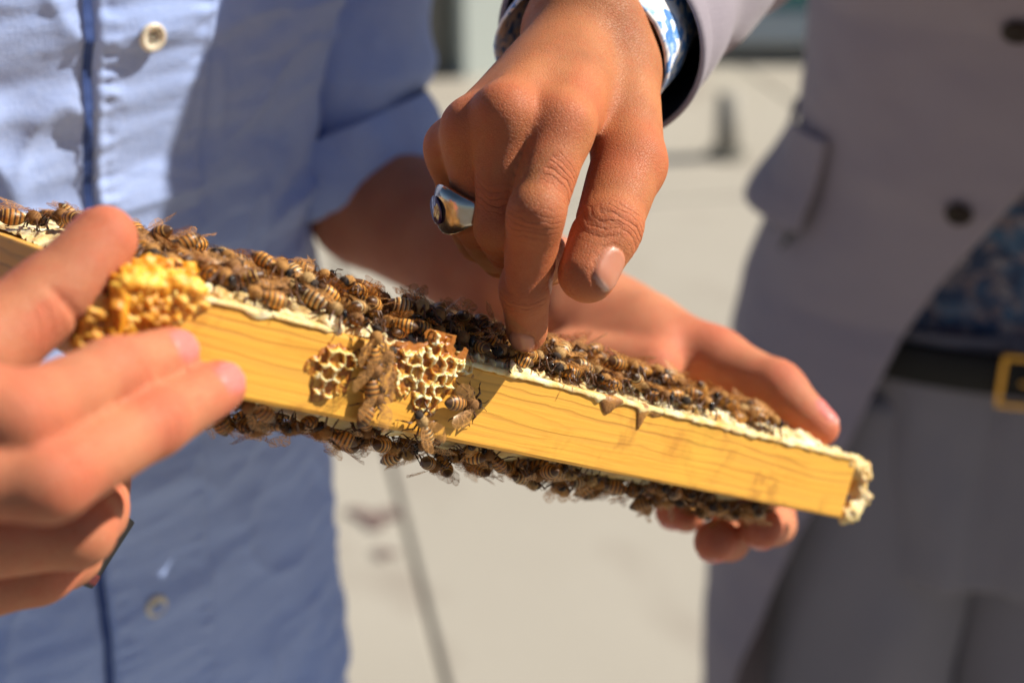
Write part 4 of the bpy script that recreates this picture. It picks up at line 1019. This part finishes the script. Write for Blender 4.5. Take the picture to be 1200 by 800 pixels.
def bee(u, w_, n_, yaw, label, group=None, up=(0, 0, 1), tilt=0.0, roll=0.0, scale=1.0, vi=None):
    vi = random.choices((0, 1, 2), (5, 4, 3))[0] if vi is None else vi
    e, kids = first[vi]; o = e.copy(); COL.objects.link(o)
    upv = Vector(up).normalized(); q = Vector((0, 0, 1)).rotation_difference(upv)
    Lm = Matrix.Translation((u, w_, n_)) @ q.to_matrix().to_4x4() @ Matrix.Rotation(yaw, 4, 'Z') @ Matrix.Rotation(tilt, 4, 'Y') @ Matrix.Rotation(roll, 4, 'X') @ Matrix.Diagonal((scale*random.uniform(.92, 1.08), scale*random.uniform(.92, 1.08), scale*random.uniform(.95, 1.1), 1))
    o.matrix_world = FR @ Lm; o['label'] = label; o['category'] = 'bee'
    if group: o['group'] = group
    for nm, k in kids:
        c = k.copy(); COL.objects.link(c); c.parent = o
        piv = {'abdomen': (-.0010, 0, .0030), 'head': (.0030, 0, .0030), 'wing': (.0008, 0, .0046)}.get(nm)
        if piv:
            T_ = Matrix.Translation(piv); ra_ = {'abdomen': (.16, .22), 'head': (.25, .3), 'wing': (.10, .16)}[nm]
            c.matrix_local = T_ @ Matrix.Rotation(random.gauss(0, ra_[0]), 4, 'Y') @ Matrix.Rotation(random.gauss(0, ra_[1]), 4, 'Z') @ (Matrix.Diagonal((random.uniform(.86, 1.12), 1, 1, 1)) if nm == 'abdomen' else Matrix.Identity(4)) @ T_.inverted()
    nb[0] += 1; return o
# crowd on the upper face
fing = None
qf = (P(617, 402, .4695)-O0); fu, fw_ = float(qf@tv), float(qf@wv)
placed = []
TONE = ('amber banded', 'dark brown', 'pale furry')
def zone(u, s_, layer, vi):
    row = 'riding on others' if layer > .002 else ('at the front edge' if s_ < .014 else ('in the middle rows' if s_ < .032 else 'in the rear rows'))
    if u < .075: return f'{TONE[vi]} honeybee {row} on the comb behind the near thumb', 'bees on top by the near hand'
    if u < .135: return f'{TONE[vi]} honeybee {row} above the left wax cell cluster', 'bees on top above the left wax cells'
    if u < fu-.004: return f'{TONE[vi]} honeybee {row} of the shaded crowd left of pointing finger', 'bees on top left of the finger'
    if u < .262: return f'{TONE[vi]} honeybee {row} of the sunlit crowd right of pointing finger', 'bees on top right of the finger'
    return f'{TONE[vi]} honeybee {row} of the blurred crowd beside the far thumb', 'bees on top by the far thumb'
def surf(u, s_): return float(comb_top(np.array([u]), np.array([s_]))[0])
def crowd(n, u0, u1, s0, s1, mind, layer, tries=6000, dens=None):
    got = 0; mine = []
    for _ in range(tries):
        if got >= n: break
        u = random.uniform(u0, u1); s_ = s0+(s1-s0)*random.random()**1.25
        if dens and random.random() > dens(u, s_): continue
        if math.hypot(u-fu, s_-fw_) < .0085: continue
        if any((u-a)**2+(s_-b)**2 < mind**2 for a, b in mine): continue
        mine.append((u, s_)); got += 1
        vi = random.choices((0, 1, 2), (5, 3, 3))[0]; lab, grp = zone(u, s_, layer, vi)
        yaw = random.choice((0, math.pi))+random.gauss(0, .9)
        bee(u, s_, surf(u, s_)+layer+random.uniform(-.0006, .0008), yaw, lab, grp, tilt=random.gauss(0, .16 if layer < .002 else .3), roll=random.gauss(0, .2 if layer < .002 else .4), scale=random.uniform(1.03, 1.22), vi=vi)
def dens(u, s_):
    d = 1.0
    if s_ < .008: d *= .55 if u < .2 else .75
    if u > .245: d *= .55
    if u > .285: d *= .35
    if abs(u-ux_(845)) < .016 and s_ < .012: d *= .1
    return d
crowd(150, .022, LEN-.034, .005, .060, .0066, .0, 9000, dens)
crowd(20, .006, .07, .055, .15, .010, .0, 3000)
crowd(44, .03, LEN-.075, .010, .055, .010, .0042, 5000, dens)
for k, (px, s_, yaw) in enumerate([(606, .006, 2.4), (640, .010, -.5), (660, .006, 2.9), (560, .007, 1.9), (690, .007, .4), (715, .005, 3.4)]):
    lab = ['honeybee with its head just below the fingernail of the pointing finger', 'pale furry honeybee close against the right side of the pointing fingertip', 'honeybee at the comb edge just right of the fingertip with banded abdomen',
           'honeybee at the white wax edge just left of the fingertip', 'honeybee near the comb edge above the plain wood, facing right', 'honeybee leaning over the comb edge above the dark propolis drips'][k]
    u = ux_(px); bee(u, s_, surf(u, s_)+.001, yaw, lab, 'bees around the fingertip', tilt=random.gauss(0, .15), vi=[0, 2, 0, 1, 0, 0][k])
# bees walking on the front face
for px, py, yaw, lab, vi in [(541, 470, .1, 'lone honeybee walking on the plain wooden face of the frame', 1), (431, 398, 1.75, 'upper of the two honeybees climbing the wood between the wax cell clusters', 0), (430, 436, 1.5, 'middle honeybee on the wood between the two wax cell clusters', 1),
                         (432, 468, 1.35, 'lower honeybee on the wood between the wax cell clusters, near the bottom edge', 1), (488, 494, 2.4, 'honeybee on the bottom edge of the wood below the right wax cell cluster', 2), (444, 418, 1.1, 'small honeybee clinging beside the climbing bees on the wood', 1)]:
    u, n_ = upx(px, py); bee(u, -.0006, n_, yaw, lab, 'bees on the wooden face', up=(0, -1, 0), vi=vi)
# bees hanging below
def zone2(u, s_, vi):
    row = 'just behind the wood' if s_ < .024 else 'deeper under the comb'
    if u < .11: return f'{TONE[vi]} honeybee hanging {row} below the left wax cell cluster', 'bees below the frame by the near hand'
    if u < .19: return f'{TONE[vi]} honeybee hanging {row} below the pointing finger', 'bees below the middle of the frame'
    return f'{TONE[vi]} honeybee hanging {row} below the far half of the frame', 'bees below the far half of the frame'
mine = []
for _ in range(9000):
    if len(mine) >= 98: break
    u = random.uniform(.035, LEN-.028); s_ = BW+.002+.045*random.random()**1.3
    if any((u-a)**2+(s_-b)**2 < .0063**2 for a, b in mine): continue
    mine.append((u, s_)); vi = random.choices((0, 1, 2), (4, 5, 2))[0]; lab, grp = zone2(u, s_, vi)
    bz = -H-.0062*float(sstep(BW, BW+.018, np.array([s_]))[0])*min(1, max(.2, (LEN-.02-u)/.04))+.0004
    bee(u, s_, bz-(0.003 if len(mine) % 3 == 0 else 0), random.uniform(0, 6.28), lab, grp, up=(random.gauss(0, .25), random.gauss(-.15, .25), -1), tilt=random.gauss(0, .22), scale=random.uniform(1.0, 1.15), vi=vi)
# the far part of the crowd, past what can be told apart, as one mesh
bm = bmesh.new(); srcs = [ell('far_bee', .0062, .0023, .0021, (-.001, 0, .003), [THO[k]], (8, 6), 10, .0008, lambda x: 1-.25*math.exp(-((x-.15)/.12)**2), k) for k in range(3)]
for k in range(220):
    u = .075+(LEN-.15)*random.random(); s_ = random.uniform(.062, DEP-.02)
    n0 = len(bm.verts); nf = len(bm.faces); bm.from_mesh(srcs[k % 3]); bm.verts.ensure_lookup_table(); bm.faces.ensure_lookup_table()
    bmesh.ops.transform(bm, matrix=Matrix.Translation((u, s_, surf(u, s_)+random.uniform(0, .003))) @ Matrix.Rotation(random.uniform(0, 6.28), 4, 'Z') @ Matrix.Rotation(random.gauss(0, .2), 4, 'Y'), verts=bm.verts[n0:])
    for f in bm.faces[nf:]: f.material_index = k % 3
me = bm_mesh('bee_crowd', bm, True)
for m in THO: me.materials.append(m)
cr = link('bee_crowd', me); cr.matrix_world = FR; cr['kind'] = 'stuff'; cr['label'] = 'mass of bees on the far part of the comb behind the front rows'
for e, kids in first:
    for nm, k in kids: bpy.data.objects.remove(k)
    bpy.data.objects.remove(e)
print('bees', nb[0], 'objects', len(sc.objects))
